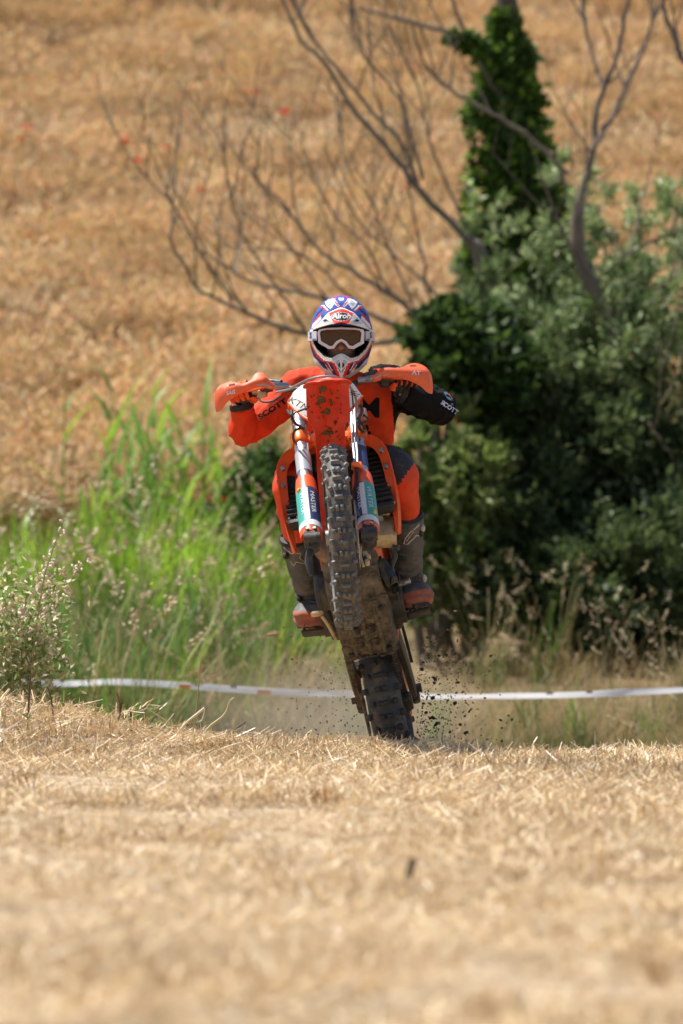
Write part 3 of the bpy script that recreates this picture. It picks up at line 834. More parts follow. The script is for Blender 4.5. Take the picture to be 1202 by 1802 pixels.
ORD = 'first second third fourth fifth sixth seventh eighth ninth tenth eleventh twelfth thirteenth fourteenth fifteenth sixteenth seventeenth eighteenth nineteenth twentieth'.split()
more = sorted((rq.uniform(165, 400), rq.uniform(35.2, 37.4), rq.uniform(-10, 130)) for k in range(20))
for k, (px, Y, dp) in enumerate(more):
    tpy = 745 + abs(px - 270) * .55 + dp
    reed(px, tpy, Y, 300 + k, 8)['label'] = '%s leafy reed in the crowd of the stand, %s from its left side' % ('taller' if tpy < 830 else 'shorter', ORD[k])

# poppies
m_poppy = mat('poppy_petal', (.90, .11, .035), .5, transl=.4); m_pstem = mat('poppy_stem', (.12, .2, .05), .6)
m_pcore = mat('poppy_core', (.02, .02, .02), .7)
def poppy(px, py, size, label, Y=None):
    if Y is None:      # on the wheat hillside: stand where the bearing meets the top of the crop
        for Y in np.arange(40, 80, .1):
            q = P(px, py, Y)
            if q[2] < gz(q[0], q[1]) + .97: break
    q = P(px, py, Y); base = q.copy(); base[2] = gz(q[0], q[1])
    o = thing('poppy', label, 'poppy', loc=base, group='poppies in the field')
    mb = MB(); mb.tube(spline([base, (base + q) / 2 + np.array((.01, 0, 0)), q], 5), .003, 5); build('stem', mb, m_pstem, o)
    s = size / FPX * Y / 2 * 1.25
    for a in range(4):
        az = a * pi / 2 + .4; d = np.array((cos(az), sin(az), 0)); sd = np.array((-sin(az), cos(az), 0)); g = []
        for i in range(4):
            t = i / 3; g.append([q + d * s * t + np.array((0, 0, s * (.15 + .75 * t * t))) + sd * s * w * (.3 + .7 * sin(pi * min(t, .8))) for w in (-.9, -.3, .3, .9)])
        mb = MB(); mb.sheet(g, .001); build('petal', mb, m_poppy, o, smooth=180)
    mb = MB(); mb.ball(q + np.array((0, 0, s * .25)), s * .22, 8, 6); build('seed_pod', mb, m_pcore, o)
for a in [(50, 231, 15, 'brightest poppy high in the wheat near the picture left edge'), (37, 247, 9, 'small poppy just below the brightest one in the wheat'),
          (218, 252, 14, 'lone poppy in the wheat to the right of the brightest one'), (432, 165, 14, 'upper poppy pair in the wheat, left flower'),
          (447, 165, 13, 'upper poppy pair in the wheat, right flower'), (499, 201, 14, 'poppy in the wheat below the upper pair'),
          (241, 286, 12, 'dull poppy in the wheat below the lone one'), (80, 367, 13, 'low poppy in the wheat near the picture left edge'),
          (290, 262, 9, 'faint poppy in the wheat at the tip of the bare branches'), (352, 335, 9, 'faint poppy among the thin bare twigs'),
          (51, 417, 9, 'lowest faint poppy in the wheat at the picture left edge')]: poppy(*a)
poppy(382, 886, 20, 'large poppy beside the reeds behind the front fork', 37.2)
poppy(368, 880, 13, 'small poppy left of the large one beside the reeds', 37.3)

# ---------------------------------------------------------------- motorcycle
# bike frame: x to the rider's left (picture right), y backwards, z up, origin at the front axle
YB = nrm((0.19, 1.35, -0.63)); XB = np.array((1.0, 0, 0.185)); XB[1] = -(XB[0] * YB[0] + XB[2] * YB[2]) / YB[1]; XB = nrm(XB)
ZB = np.cross(XB, YB); RB = np.stack([XB, YB, ZB], 1)
O_F = P(596, 945, 21.0)
def B(x, y, z): return O_F + RB @ np.array((x, y, z), float)
def Bs(pts): return np.array([B(*p) for p in pts])
RAKE = radians(26.5); A_S = np.array((0, sin(RAKE), cos(RAKE))); D_S = np.array((0, -cos(RAKE), sin(RAKE)))
L0 = -0.035 * D_S; S0 = -0.057 * D_S; STEER = radians(7.0)
RS = np.array(Matrix.Rotation(STEER, 3, Vector(tuple(A_S))))
def S(x, t, d=0.0):
    """steered parts: x across, t along the fork from the axle, d forward of the fork line"""
    q = L0 + A_S * t + D_S * d + np.array((x, 0, 0)); return O_F + RB @ (S0 + RS @ (q - S0))
def Sb(x, y, z):
    q = np.array((x, y, z), float); return O_F + RB @ (S0 + RS @ (q - S0))
RSW = RB @ RS

REAR = B(0, 1.48, 0.0)
M4 = np.eye(4); M4[:3, :3] = RB; M4[:3, 3] = REAR + np.array((0, 0, -.325))
bike = thing('motorcycle', 'orange off-road motorcycle rearing on its back wheel over the crest', 'motorcycle', M=M4)

ORG = (.80, .085, .012)
m_orange = mat('orange_plastic', (.80, .10, .022), .38, var=.12, scale=25, dirt=((.36, .22, .12), .62, .85, 14), bump=.05, bscale=120)
m_red = mat('fender_plastic', (.70, .038, .010), .36, var=.2, scale=12, dirt=((.34, .12, .05), .52, .78, 30), bump=.06, bscale=90)
m_guard = mat('hand_guard_plastic', (.82, .135, .045), .5, var=.1, scale=40, dirt=((.80, .42, .28), .55, .85, 30), bump=.08, bscale=160)
m_white = mat('white_plastic', (.78, .78, .76), .4, var=.06, scale=20, dirt=((.45, .36, .25), .62, .82, 24))
m_black = mat('black_plastic', (.022, .021, .020), .5, var=.3, scale=20, dirt=((.16, .12, .085), .52, .72, 22), bump=.1)
m_rad = mat('radiator_core', (.012, .012, .013), .55, var=.4, scale=40, dirt=((.11, .085, .06), .58, .74, 28), bump=.3, bscale=150)
m_rubber = mat('tyre_rubber', (.060, .060, .062), .62, var=.25, scale=40, dirt=((.24, .185, .125), .50, .70, 17), bump=.2, bscale=120)
m_knob = mat('tread_rubber', (.135, .13, .125), .55, var=.25, scale=40, dirt=((.27, .21, .145), .47, .68, 13), bump=.2, bscale=120)
m_rknob = mat('rear_tread_rubber', (.040, .039, .040), .6, var=.25, scale=40, dirt=((.15, .115, .08), .47, .70, 13), bump=.2, bscale=120)
m_chrome = mat('fork_tube_metal', (.55, .55, .56), .25, 1.0, dirt=((.30, .25, .19), .52, .74, 26), var=.1)
m_steel = mat('worn_steel', (.42, .41, .40), .38, 1.0, dirt=((.22, .17, .12), .5, .7, 30))
m_dark = mat('dark_metal', (.07, .066, .062), .5, .6, dirt=((.20, .155, .11), .50, .70, 26), bump=.15)
m_mud = mat('caked_mud', (.165, .135, .10), .95, var=.55, scale=26, bump=1.0, bscale=55, spec=.15, dirt=((.075, .055, .04), .5, .68, 34))
m_mud2 = mat('wet_mud', (.155, .085, .045), .85, var=.4, scale=60, bump=.8, bscale=150, spec=.2)
m_pipe = mat('burnt_pipe', (.30, .19, .14), .5, .7, dirt=((.22, .15, .10), .45, .65, 20), var=.2)
m_tan = mat('tan_tank', (.56, .42, .24), .55, var=.15, scale=25, dirt=((.33, .24, .14), .52, .75, 20), bump=.08)
m_cable = mat('cable_black', (.02, .02, .02), .45)
m_clamp = mat('orange_anodised', (.80, .14, .02), .3, .55, dirt=((.25, .15, .08), .60, .80, 30))
m_teal = mat('teal_print', (.04, .36, .30), .42, dirt=((.45, .40, .32), .62, .80, 40)); m_navy = mat('navy_print', (.025, .04, .12), .42, dirt=((.30, .26, .2), .62, .80, 40))
m_wprint = mat('white_print', (.75, .75, .74), .45, dirt=((.5, .42, .3), .62, .82, 40)); m_yprint = mat('yellow_print', (.75, .50, .05), .45)
m_bprint = mat('black_print', (.015, .015, .017), .5); m_rprint = mat('red_print', (.55, .05, .04), .5); m_greyp = mat('grey_print', (.34, .35, .38), .45)

# ---- wheels
def wheel(name, c, ax, fw, up, Rc, Wd, rim_r, hub_w, rowsA, kn, root):
    rimmb = MB()
    rimmb.lathe(c, ax, [(rim_r, -.024), (rim_r + .012, -.028), (rim_r + .012, -.02), (rim_r, -.012), (rim_r - .006, 0), (rim_r, .012), (rim_r + .012, .02), (rim_r + .012, .028), (rim_r, .024), (rim_r - .014, .012), (rim_r - .014, -.012)], 56)
    w = build(name, rimmb, m_dark, root)
    n = 12; prof = []
    for i in range(n + 1):
        a = -pi / 2 * 1.12 + pi * 1.12 * i / n
        prof.append((rim_r + .004 + (Rc - rim_r - .004) * max(0, (cos(a) + .26) / 1.26), sin(a) * Wd / 2))
    mb = MB(); mb.lathe(c, ax, prof + [(rim_r, .015), (rim_r, -.015)], 72); build('tyre', mb, m_rubber, w, smooth=60)
    mb = MB(); mb.cyl(c - ax * hub_w, c + ax * hub_w, .028, seg=16); mb.cyl(c - ax * hub_w * .8, c - ax * hub_w * .55, .055, seg=18); mb.cyl(c + ax * hub_w * .55, c + ax * hub_w * .8, .055, seg=18)
    build('hub', mb, m_steel, w)
    for i in range(18):
        a0 = 2 * pi * i / 18; s = 1 if i % 2 else -1
        d0 = fw * cos(a0 + .35 * s) + up * sin(a0 + .35 * s); d1 = fw * cos(a0) + up * sin(a0)
        mb = MB(); mb.cyl(c + ax * hub_w * .68 * s + d0 * .05, c + d1 * (rim_r - .012), .0022, seg=5); build('spoke', mb, m_steel, w)
    # tread: each knob shares its mesh with its like
    Mi = np.linalg.inv(ROOTM[root.name]); cache = {}
    for row in range(rowsA):
        for (ph, s_ang, size, kmat) in kn(row):
            key = size
            if key not in cache:
                q = MB(); q.box((0, 0, size[2] / 2 - .004), (size[0], size[1], size[2] + .008), bev=.002, taper=.86); v, f, mi = q.arrays()
                cache[key] = mesh_from('tread_knob', v, f, kmat, None, 40)
            a = 2 * pi * (row + ph) / rowsA; d = fw * cos(a) + up * sin(a); tg = -fw * sin(a) + up * cos(a)
            rad = rim_r + .004 + (Rc - rim_r - .004) * max(0, (cos(s_ang) + .26) / 1.26); off = sin(s_ang) * Wd / 2
            nrm_d = nrm(d * cos(s_ang * .75) + ax * sin(s_ang * .75)); x = nrm(np.cross(tg, nrm_d)); 
            Mk = np.eye(4); Mk[:3, 0] = x; Mk[:3, 1] = tg; Mk[:3, 2] = nrm_d; Mk[:3, 3] = c + d * rad + ax * off
            o = bpy.data.objects.new('tread_knob', cache[key]); COL.objects.link(o); o.parent = w
            o.matrix_local = Matrix((Mi @ Mk).tolist())
    return w
def front_knobs(row):
    if row % 2 == 0: return [(0, 0.0, (.036, .013, .013), m_knob), (.1, .95, (.017, .017, .014), m_knob), (.1, -.95, (.017, .017, .014), m_knob)]
    return [(0, .17, (.013, .020, .013), m_knob), (0, -.17, (.013, .020, .013), m_knob), (0, .62, (.018, .014, .013), m_knob), (0, -.62, (.018, .014, .013), m_knob)]
def rear_knobs(row):
    if row % 2 == 0: return [(0, .22, (.026, .022, .016), m_rknob), (0, -.22, (.026, .022, .016), m_rknob), (0, 1.05, (.022, .026, .018), m_rknob), (0, -1.05, (.022, .026, .018), m_rknob)]
    return [(0, 0.0, (.05, .018, .016), m_rknob), (0, .66, (.022, .024, .016), m_rknob), (0, -.66, (.022, .024, .016), m_rknob)]
axF = RSW @ np.array((1.0, 0, 0)); fwF = RSW @ np.array((0, -1.0, 0)); upF = RSW @ np.array((0, 0, 1.0))
cF = S(0, 0, .035)
wheel('front_wheel', cF, axF, fwF, upF, .333, .089, .272, .055, 50, front_knobs, bike)
wheel('rear_wheel', REAR, XB, -YB, ZB, .314, .138, .236, .07, 36, rear_knobs, bike)

# ---- fork
YF = .106
def fork_leg(s):
    mb = MB()
    mb.tube([S(s * YF, .36), S(s * YF, .365), S(s * YF, .60), S(s * YF, .64), S(s * YF, .90)], [.024, .0285, .030, .0285, .0285], 20)
    leg = build('fork_leg', mb, m_chrome, bike)
    mb = MB(); mb.tube([S(s * YF, .05), S(s * YF, .37)], .022, 16); build('inner_tube', mb, m_chrome, leg)
    # darker band of colour round the outer tube
    mb = MB(); mb.tube([S(s * YF, .44), S(s * YF, .56)], [.0302, .0306], 20, caps=False); build('tube_band', mb, m_navy if s > 0 else m_greyp, leg)
    # guard: half shell in front of the lower leg
    def shell(t0, t1, a0, a1, r, th, mt, nm, par, n=10, m=9, flare=0.0):
        g = []
        for i in range(m + 1):
            t = t0 + (t1 - t0) * i / m; row = []
            rr = r * (1 + flare * (i / m) ** 2) * (1 - .10 * max(0, (i / m - .85) / .15))
            for j in range(n + 1):
                a = radians(a0 + (a1 - a0) * j / n); row.append(S(s * YF + rr * sin(a) * 1.02, t, rr * cos(a) * 1.12))
            g.append(row)
        q = MB(); q.sheet(g, th); return build(nm, q, mt, par, smooth=60)
    gd = shell(.045, .39, -100, 100, .039, .004, m_orange, 'fork_guard', leg, 14, 12)
    sg = s
    shell(.10, .335, -80 * 1, -2, .0418, .0008, m_teal if s < 0 else m_navy, 'guard_sticker', leg)
    shell(.10, .335, -2, 80, .0418, .0008, m_navy if s < 0 else m_teal, 'guard_sticker', leg)
    shell(.075, .115, -80, 80, .0422, .0008, m_wprint, 'guard_sticker', leg)
    shell(.11, .325, -22, 4, .0424, .0008, m_wprint, 'guard_sticker', leg)
    # axle lug
    mb = MB(); mb.tube([S(s * YF, .07), S(s * YF, .03), S(s * YF, -.01)], [.026, .029, .027], 14)
    R0 = RSW @ np.stack([np.array((1.0, 0, 0)), D_S, A_S], 1)
    mb.box(S(s * YF, .055, .028), (.045, .03, .05), R0, bev=.004); mb.cyl(S(s * YF - .03, 0, .035), S(s * YF + .03, 0, .035), .026, seg=18)
    lug = build('axle_lug', mb, m_dark, leg)
    mb = MB()
    mb.cyl(S(s * YF - .013, .052, .043), S(s * YF - .013, .052, .050), .007, seg=10); mb.cyl(S(s * YF + .013, .052, .043), S(s * YF + .013, .052, .050), .007, seg=10)
    build('pinch_bolt', mb, m_steel, leg)
    mb = MB(); mb.lathe(S(s * YF, -.018, .03), RSW @ nrm(D_S * .8 - A_S * .6), [(.024, 0), (.024, .01), (.014, .012), (.014, 0)], 24); build('lug_ring', mb, m_dark, leg)
    mb = MB(); mb.cyl(S(s * YF, -.018, .03), S(s * YF, -.018, .036), .012, seg=14); build('lug_core', mb, m_mud, leg)
    return leg
for s in (-1, 1):
    leg = fork_leg(s)
    # lettering running down the guard
    for txt, xx, sz, mt in (('MASTER', .020, .024, m_wprint), ('WATER', -.020, .026, m_wprint)):
        if s > 0: xx = -xx
        v2, f = text_mesh(txt, sz)
        ang = xx / .043; rr = .0432
        ex = (A_S * -1.0); 
        pts = []
        for (u, w_, _z) in v2:
            aa = ang + (w_ / rr) * (1 if s < 0 else 1); t = .215 - u * 1.5
            pts.append(S(s * YF + rr * sin(aa) * 1.02, t, rr * cos(aa) * 1.12))
        q = MB(); q.add(np.array(pts), f); build('guard_lettering', q, mt, leg, smooth=None)
    q = MB()
    aa = -.75 if s < 0 else .75
    q.ball(S(s * YF + .0425 * sin(aa), .30 if s < 0 else .13, .0425 * cos(aa) * 1.12), (.008, .008, .010), 10, 8); build('guard_emblem', q, m_yprint, leg)
# triple clamps
R0 = RSW @ np.stack([np.array((1.0, 0, 0)), D_S, A_S], 1)
mb = MB(); mb.box(S(0, .655, -.02), (.20, .07, .045), R0, bev=.006)
for s in (-1, 1): mb.tube([S(s * YF, .62), S(s * YF, .63), S(s * YF, .68), S(s * YF, .69)], [.036, .040, .040, .036], 22)
build('lower_clamp', mb, m_clamp, bike)
mb = MB(); mb.box(S(0, .875, -.02), (.22, .08, .03), R0, bev=.006)
for s in (-1, 1): mb.cyl(S(s * YF, .855), S(s * YF, .90), .038, seg=20)
build('upper_clamp', mb, m_clamp, bike)
mb = MB(); mb.cyl(S(0, .64, -.022), S(0, .88, -.022), .022, seg=14); build('steering_head', mb, m_dark, bike)

# ---- front fender, seen from below
def fender_row(y, z, w, sag, nb=11):
    return [Sb(w * s_, y, z - sag * abs(s_) ** 2.2) for s_ in np.linspace(-1, 1, nb)]
rows = [(-.318, .488, .030, .004), (-.312, .496, .058, .008), (-.295, .506, .079, .013), (-.265, .519, .0885, .017), (-.225, .531, .0905, .019), (-.218, .533, .079, .020), (-.15, .546, .079, .026), (-.07, .552, .080, .034),
        (.00, .552, .080, .038), (.05, .547, .077, .040), (.085, .540, .062, .036), (.12, .528, .056, .032), (.20, .500, .055, .034), (.28, .455, .056, .036), (.34, .395, .057, .036), (.375, .32, .057, .034), (.392, .24, .055, .03)]
mb = MB(); mb.sheet([fender_row(*r_) for r_ in rows], .004)
fender = build('front_fender', mb, m_red, bike, smooth=50)
fv, ff, _ = mb.arrays(); ftree = tree_of(fv, ff)
def ribs(pts, w, h):
    q = MB(); q.tube(pts, w, 6); return q
for s in (-1, 1):
    mb = MB(); mb.tube([Sb(s * .045, y, z - .004) for y, z in ((-.22, .528), (-.12, .545), (0, .545), (.06, .540))], .004, 6); build('stiffening_rib', mb, m_red, fender)
# mud thrown on the underside
rr = np.random.default_rng(9)
def mud_patch(px, py, w, h, seed):
    r2 = np.random.default_rng(seed); q = MB(); n = 14
    c = P(px, py, 20.9); a = np.arange(n) * 2 * pi / n; k = 1 + r2.normal(0, .17, n)
    ring = [c + np.array((cos(t) * w * kk, 0, sin(t) * h * kk)) / 2 / 482 for t, kk in zip(a, k)]
    inner = [c + (p - c) * .6 for p in ring]
    pr = project(ring, ftree, (0, 1, 0), .0004, .6, 1.4); pi_ = project(inner, ftree, (0, 1, 0), .0055 + r2.uniform(0, .003), .6, 1.4); cc = project([c], ftree, (0, 1, 0), .006, .6, 1.4)
    v = np.concatenate([pr, pi_, cc]); f = [(i, (i + 1) % n, n + (i + 1) % n, n + i) for i in range(n)] + [(n + i, n + (i + 1) % n, 2 * n) for i in range(n)]
    q.add(v, f); return build('mud_patch', q, m_mud2, fender, smooth=180)
for k, a in enumerate([(568, 682, 16, 10), (565, 700, 15, 12), (559, 707, 9, 8), (581, 701, 6, 5), (583, 707, 5, 8), (575, 721, 13, 13), (566, 722, 5, 3), (590, 739, 6, 5), (577, 758, 21, 9), (592, 756, 4, 3), (548, 722, 3, 2), (579, 750, 5, 3)]):
    mud_patch(*a, 70 + k)

rsp = np.random.default_rng(91)
for k in range(34): mud_patch(rsp.uniform(543, 608), rsp.uniform(678, 772), rsp.uniform(1.0, 3.2), rsp.uniform(.8, 2.4), 400 + k)
# ---- white headlight mask behind the fender
def mk(px, py, Y): return P(px, py, Y)
outl = [(508, 707), (516, 690), (530, 678), (552, 670), (575, 664.5), (598, 665), (615, 670), (623, 676), (630, 686), (637, 696), (624, 710), (609, 727), (600, 734), (575, 738), (552, 735), (536, 731), (520, 719)]
c0 = np.array((573., 700.))
def ringY(p): return 21.44 + .0000105 * (p[0] - c0[0]) ** 2 * 2.5 + (735 - p[1]) * .0011
rows = []
for k in (0.0, .4, .75, 1.0):
    rows.append([P(*(c0 + (np.array(p) - c0) * k), ringY(c0 + (np.array(p) - c0) * k) - (.02 * (1 - k * k))) for p in outl])
mb = MB(); n = len(outl); vv = np.array(rows).reshape(-1, 3)
f = [(i * n + j, i * n + (j + 1) % n, (i + 1) * n + (j + 1) % n, (i + 1) * n + j) for i in range(3) for j in range(n)]
mb.add(vv, f); back = vv[3 * n:] + np.array((0, .012, 0)); mb.add(np.concatenate([vv[3 * n:], back]), [(j, (j + 1) % n, n + (j + 1) % n, n + j) for j in range(n)])
mask = build('headlight_mask', mb, m_white, bike, smooth=30)
mtree = tree_of(vv, f)
# orange rim under the wings
for px in ([(507, 708), (519, 721), (535, 734), (548, 741)], [(638, 697), (625, 712), (611, 729), (602, 738)]):
    q = MB(); q.tube([P(a, b_, ringY(np.array((a, b_))) + .004) for a, b_ in px], [.004, .006, .006, .005], 7); build('mask_rim', q, m_orange, mask)
v2, f2 = text_mesh('KTM', .034, shear=.25, offset=.0)
v2 = v2.copy(); v2[:, 0] *= 1.15; ca, sa = cos(radians(-27)), sin(radians(-27))
decal('logo_lettering', v2, f2, P(526.5, 711, 21.1), (ca, 0, sa), (-sa, 0, ca), mtree, m_bprint, mask, (0, 1, 0), .0015)
q = MB()
for i, (a, b_, c, d) in enumerate([(616, 690, 634, 694), (617, 693, 631, 697), (618, 687, 628, 689)]):
    p = project([P(a, b_, 21), P(c, d, 21), P(c, d + 1.3, 21), P(a, b_ + 1.3, 21)], mtree, (0, 1, 0), .0015); q.add(p, [(0, 1, 2, 3)])
build('small_print', q, m_bprint, mask, smooth=None)

# ---- handlebar, grips, controls
def BAR(u):
    """centre line of the bar, u metres from its middle along the bike's x"""
    a = abs(u); rise = np.interp(a, [0, .06, .20, .42], [0, .0, .075, .082]); back_ = np.interp(a, [0, .08, .2, .42], [0, .0, .01, .055])
    return S(u, .935 + rise * .9, .02 - back_)
us = np.concatenate([np.linspace(-.405, -.2, 6), np.linspace(-.17, -.06, 5), [-.03, .03], np.linspace(.06, .17, 5), np.linspace(.2, .405, 6)])
mb = MB(); mb.tube(spline([BAR(u) for u in us], 60), .0125, 12); bar = build('handlebar', mb, m_dark, bike)
for s in (-1, 1):
    mb = MB(); pts = [BAR(s * u) for u in np.linspace(.265, .392, 12)]
    mb.tube(pts, [.018, .0165] * 6, 12); build('grip', mb, m_black, bike)
    mb = MB(); mb.cyl(S(s * .05, .895, 0), S(s * .05, .945, .02), .018); mb.box(S(s * .05, .945, .02), (.036, .05, .04), R0, bev=.005); build('bar_clamp', mb, m_dark, bike)
def bframe(s, u):
    """at the bar: outward, up and towards the camera"""
    o = nrm(BAR(s * (u + .01)) - BAR(s * (u - .01))); up = nrm(np.array((0, .12, 1.0)) - o * np.dot((0, .12, 1.0), o)); fw = np.cross(o, up) * 1.0
    if fw[1] > 0: fw = -fw
    return BAR(s * u), o, up, fw
def BP(s, u, v, w):
    c, o, up, fw = bframe(s, u); return c + up * v + fw * w
# perch, lever, cable
for s in (-1, 1):
    mb = MB(); c, o, up, fw = bframe(s, .215); Rp = np.stack([o, fw, up], 1)
    mb.tube([BP(s, .195, 0, 0), BP(s, .235, 0, 0)], .02, 14); mb.box(BP(s, .21, -.005, .035), (.055, .04, .032), Rp, bev=.006); mb.tube([BP(s, .20, .012, .03), BP(s, .15, .014, .035)], [.016, .014], 12)
    build('lever_perch', mb, m_dark, bike)
    mb = MB(); mb.tube([BP(s, .215, -.008, .055), BP(s, .25, -.012, .075), BP(s, .30, -.010, .072), BP(s, .345, -.006, .068), BP(s, .36, -.006, .064)], [.008, .007, .006, .006, .008], 8, flat=(.7, 1.2))
    build('lever', mb, m_clamp if s > 0 else m_orange, bike)
    mb = MB(); mb.tube([BP(s, .250, 0, 0), BP(s, .272, 0, 0)], [.024, .026], 14); mb.box(BP(s, .235, -.022, .012), (.035, .03, .03), Rp, bev=.004); build('throttle_housing' if s < 0 else 'switch_housing', mb, m_tan if s < 0 else m_dark, bike)
    mb = MB(); mb.tube([BP(s, .13, .006, .02), BP(s, .15, .0, .045), BP(s, .165, -.002, .06), BP(s, .18, -.003, .07)], [.013, .012, .011, .009], 8, flat=(1.3, .7)); build('guard_bracket', mb, m_steel, bike)

# hand guards
def hand_guard(s):
    tu = [.160, .185, .21, .235, .262, .285, .31, .335, .36, .385, .405, .418]
    vt = [.000, .020, .044, .046, .018, .014, .026, .038, .038, .032, .014, -.010] if s < 0 else [.004, .014, .020, .024, .024, .028, .044, .054, .054, .042, .018, -.008]
    vb = [-.016, -.016, -.012, -.010, -.012, -.014, -.018, -.026, -.036, -.052, -.056, -.050]
    wf = [.075, .088, .098, .104, .106, .106, .104, .100, .092, .074, .046, .012]
    g = []
    for u, a, b_, w in zip(tu, vt, vb, wf):
        row = []
        for t in np.linspace(0, 1, 12):
            if t < .55: q = t / .55; v = b_ + (min(a, .022) - b_) * q; ww = w + .010 * sin(pi * q) - .006 * (1 - q)
            else: q = (t - .55) / .45; m0 = min(a, .022); v = m0 + (a - m0) * q; ww = w - (.060 if u > .3 else .045) * q * max(.15, (a - m0) / .04) * min(1, w / .09)
            row.append(BP(s, u, v, ww))
        g.append(row)
    G = np.array(g); F_ = spline(G.reshape(len(g), -1), 40).reshape(40, 12, 3)
    mb = MB(); mb.sheet(F_, .0045); gd = build('hand_guard', mb, m_guard, bike, smooth=50)
    v, f, _ = mb.arrays(); tr = tree_of(v, f)
    # grey print, slot and hand lettering
    def patch(nm, pts, mt, lift=.0012):
        p = project([BP(s, u, v_, .05) for u, v_ in pts], tr, -bframe(s, .28)[3] * np.array((0, 1, 0)) if False else (0, 1, 0), lift, .5, 1.2)
        q = MB(); q.add(p, [tuple(range(len(pts)))]); return build(nm, q, mt, gd, smooth=None)
    patch('grey_print', [(.175, -.006), (.195, .0), (.215, .006), (.245, .010), (.243, .004), (.215, -.003), (.19, -.008)], m_greyp)
    patch('vent_slot', [(.322, .032 if s < 0 else .046), (.345, .034 if s < 0 else .049), (.348, .029 if s < 0 else .044), (.325, .027 if s < 0 else .041)], mat('slot_dark', (.16, .02, .01), .8))
    txt = 'AT' if s > 0 else 'SAIS'
    v2, f2 = text_mesh(txt, .021, shear=.1, offset=.0004); o = bframe(s, .34)[1] * s
    cen = BP(s, .348 if s > 0 else .345, .018 if s > 0 else .002, .05)
    decal('hand_lettering', v2 * np.array((1.25 if s > 0 else .9, 1, 1)), f2, cen, nrm(o * (1 if s > 0 else 1)), (0, 0, 1), tr, m_wprint, gd, (0, 1, 0), .0012)
    return gd
for s in (-1, 1): hand_guard(s)

# cables
def cable(pts, r, mt=None, nm='cable', n=28):
    q = MB(); q.tube(spline(pts, n), r, 8); return build(nm, q, mt or m_cable, bike)
m_hose = mat('braided_hose', (.30, .30, .31), .4, .5)
cable([P(487, 690, 21.5), P(510, 685, 21.35), P(520, 679, 21.25), P(545, 667, 21.15), P(570, 662, 21.12), P(592, 664, 21.12), P(606, 670, 21.15), P(617, 682, 21.2), P(626, 700, 21.28), P(628, 725, 21.33)], .0048, m_hose, 'brake_hose', 40)
cable([P(600, 666, 21.2), P(612, 674, 21.2), P(619, 690, 21.25), P(622, 720, 21.3)], .003, m_cable)
cable([S(.10, .80, .045), S(.092, .70, .048), S(.088, .60, .048), S(.086, .50, .05), S(.084, .40, .056)], .0055, m_hose, 'brake_hose')
cable([S(.11, .80, .045), S(.104, .70, .046), S(.100, .60, .046), S(.098, .50, .048), S(.094, .40, .056)], .005, m_hose, 'brake_hose')
cable([S(.084, .39, .058), S(.080, .32, .055), S(.072, .26, .040), S(.068, .2, .02)], .004, m_cable, 'brake_hose')
cable([S(.094, .39, .058), S(.088, .33, .055), S(.078, .28, .042)], .004, m_cable, 'brake_hose')
mb = MB(); mb.box(S(.09, .395, .055), (.042, .022, .03), R0, bev=.004); build('hose_clamp', mb, m_clamp, bike)
cable([P(505, 722, 21.45), P(512, 730, 21.35), P(525, 724, 21.3), P(538, 719, 21.2)], .004)
cable([P(513, 722, 21.4), P(514, 735, 21.38), P(520, 745, 21.38), P(534, 755, 21.4)], .006)
cable([P(536, 752, 21.42), P(520, 757, 21.42), P(516, 768, 21.45), P(518, 778, 21.5)], .005)
cable([P(455, 700, 21.62), P(462, 707, 21.6), P(480, 706, 21.58), P(495, 696, 21.58)], .004)
mb = MB(); mb.box(P(638, 729, 21.55), (.035, .04, .04), RB, bev=.005); build('ignition_switch', mb, mat('pink_grey_plastic', (.5, .28, .22), .4), bike)
cable([P(633, 712, 21.5), P(637, 722, 21.5), P(632, 738, 21.5), P(640, 750, 21.52), P(645, 765, 21.6)], .006)
cable([P(628, 735, 21.5), P(636, 744, 21.5), P(648, 738, 21.52), P(640, 730, 21.5)], .004)
cable([P(630, 742, 21.46), P(634, 755, 21.46), P(643, 762, 21.55), P(641, 776, 21.6)], .007)

# ---- frame, tank, radiators, shrouds
mb = MB(); mb.tube(spline(Bs([(0, .36, .60), (0, .43, .42), (0, .50, .22), (0, .53, .08)]), 14), .028, 12); build('down_tube', mb, m_orange, bike)
for s in (-1, 1):
    mb = MB(); mb.tube(spline(Bs([(s * .02, .40, .62), (s * .09, .62, .56), (s * .12, .85, .36), (s * .11, .93, .10), (s * .09, .95, -.02)]), 16), .018, 10); build('frame_rail', mb, m_orange, bike)
    mb = MB(); mb.tube(spline(Bs([(s * .02, .53, .10), (s * .075, .62, .0), (s * .09, .95, -.03)]), 12), .015, 10); build('frame_rail', mb, m_dark, bike)
rings = []
for y, w, zt, zb in ((.36, .05, .66, .56), (.44, .10, .70, .46), (.58, .125, .71, .36), (.72, .12, .66, .38), (.86, .09, .60, .42)):
    rings.append([B(w * cos(a), y, (zt + zb) / 2 + (zt - zb) / 2 * sin(a)) for a in np.arange(16) * 2 * pi / 16])
mb = MB(); mb.loft(rings); build('fuel_tank', mb, m_black, bike)
rings = []
for y, w, zt, zb in ((.74, .06, .68, .58), (.86, .075, .645, .55), (1.05, .085, .63, .54), (1.25, .075, .65, .57), (1.36, .05, .66, .60)):
    rings.append([B(w * np.sign(cos(a)) * abs(cos(a)) ** .6, y, (zt + zb) / 2 + (zt - zb) / 2 * np.sign(sin(a)) * abs(sin(a)) ** .6) for a in np.arange(16) * 2 * pi / 16])
mb = MB(); mb.loft(rings); build('seat', mb, m_black, bike)
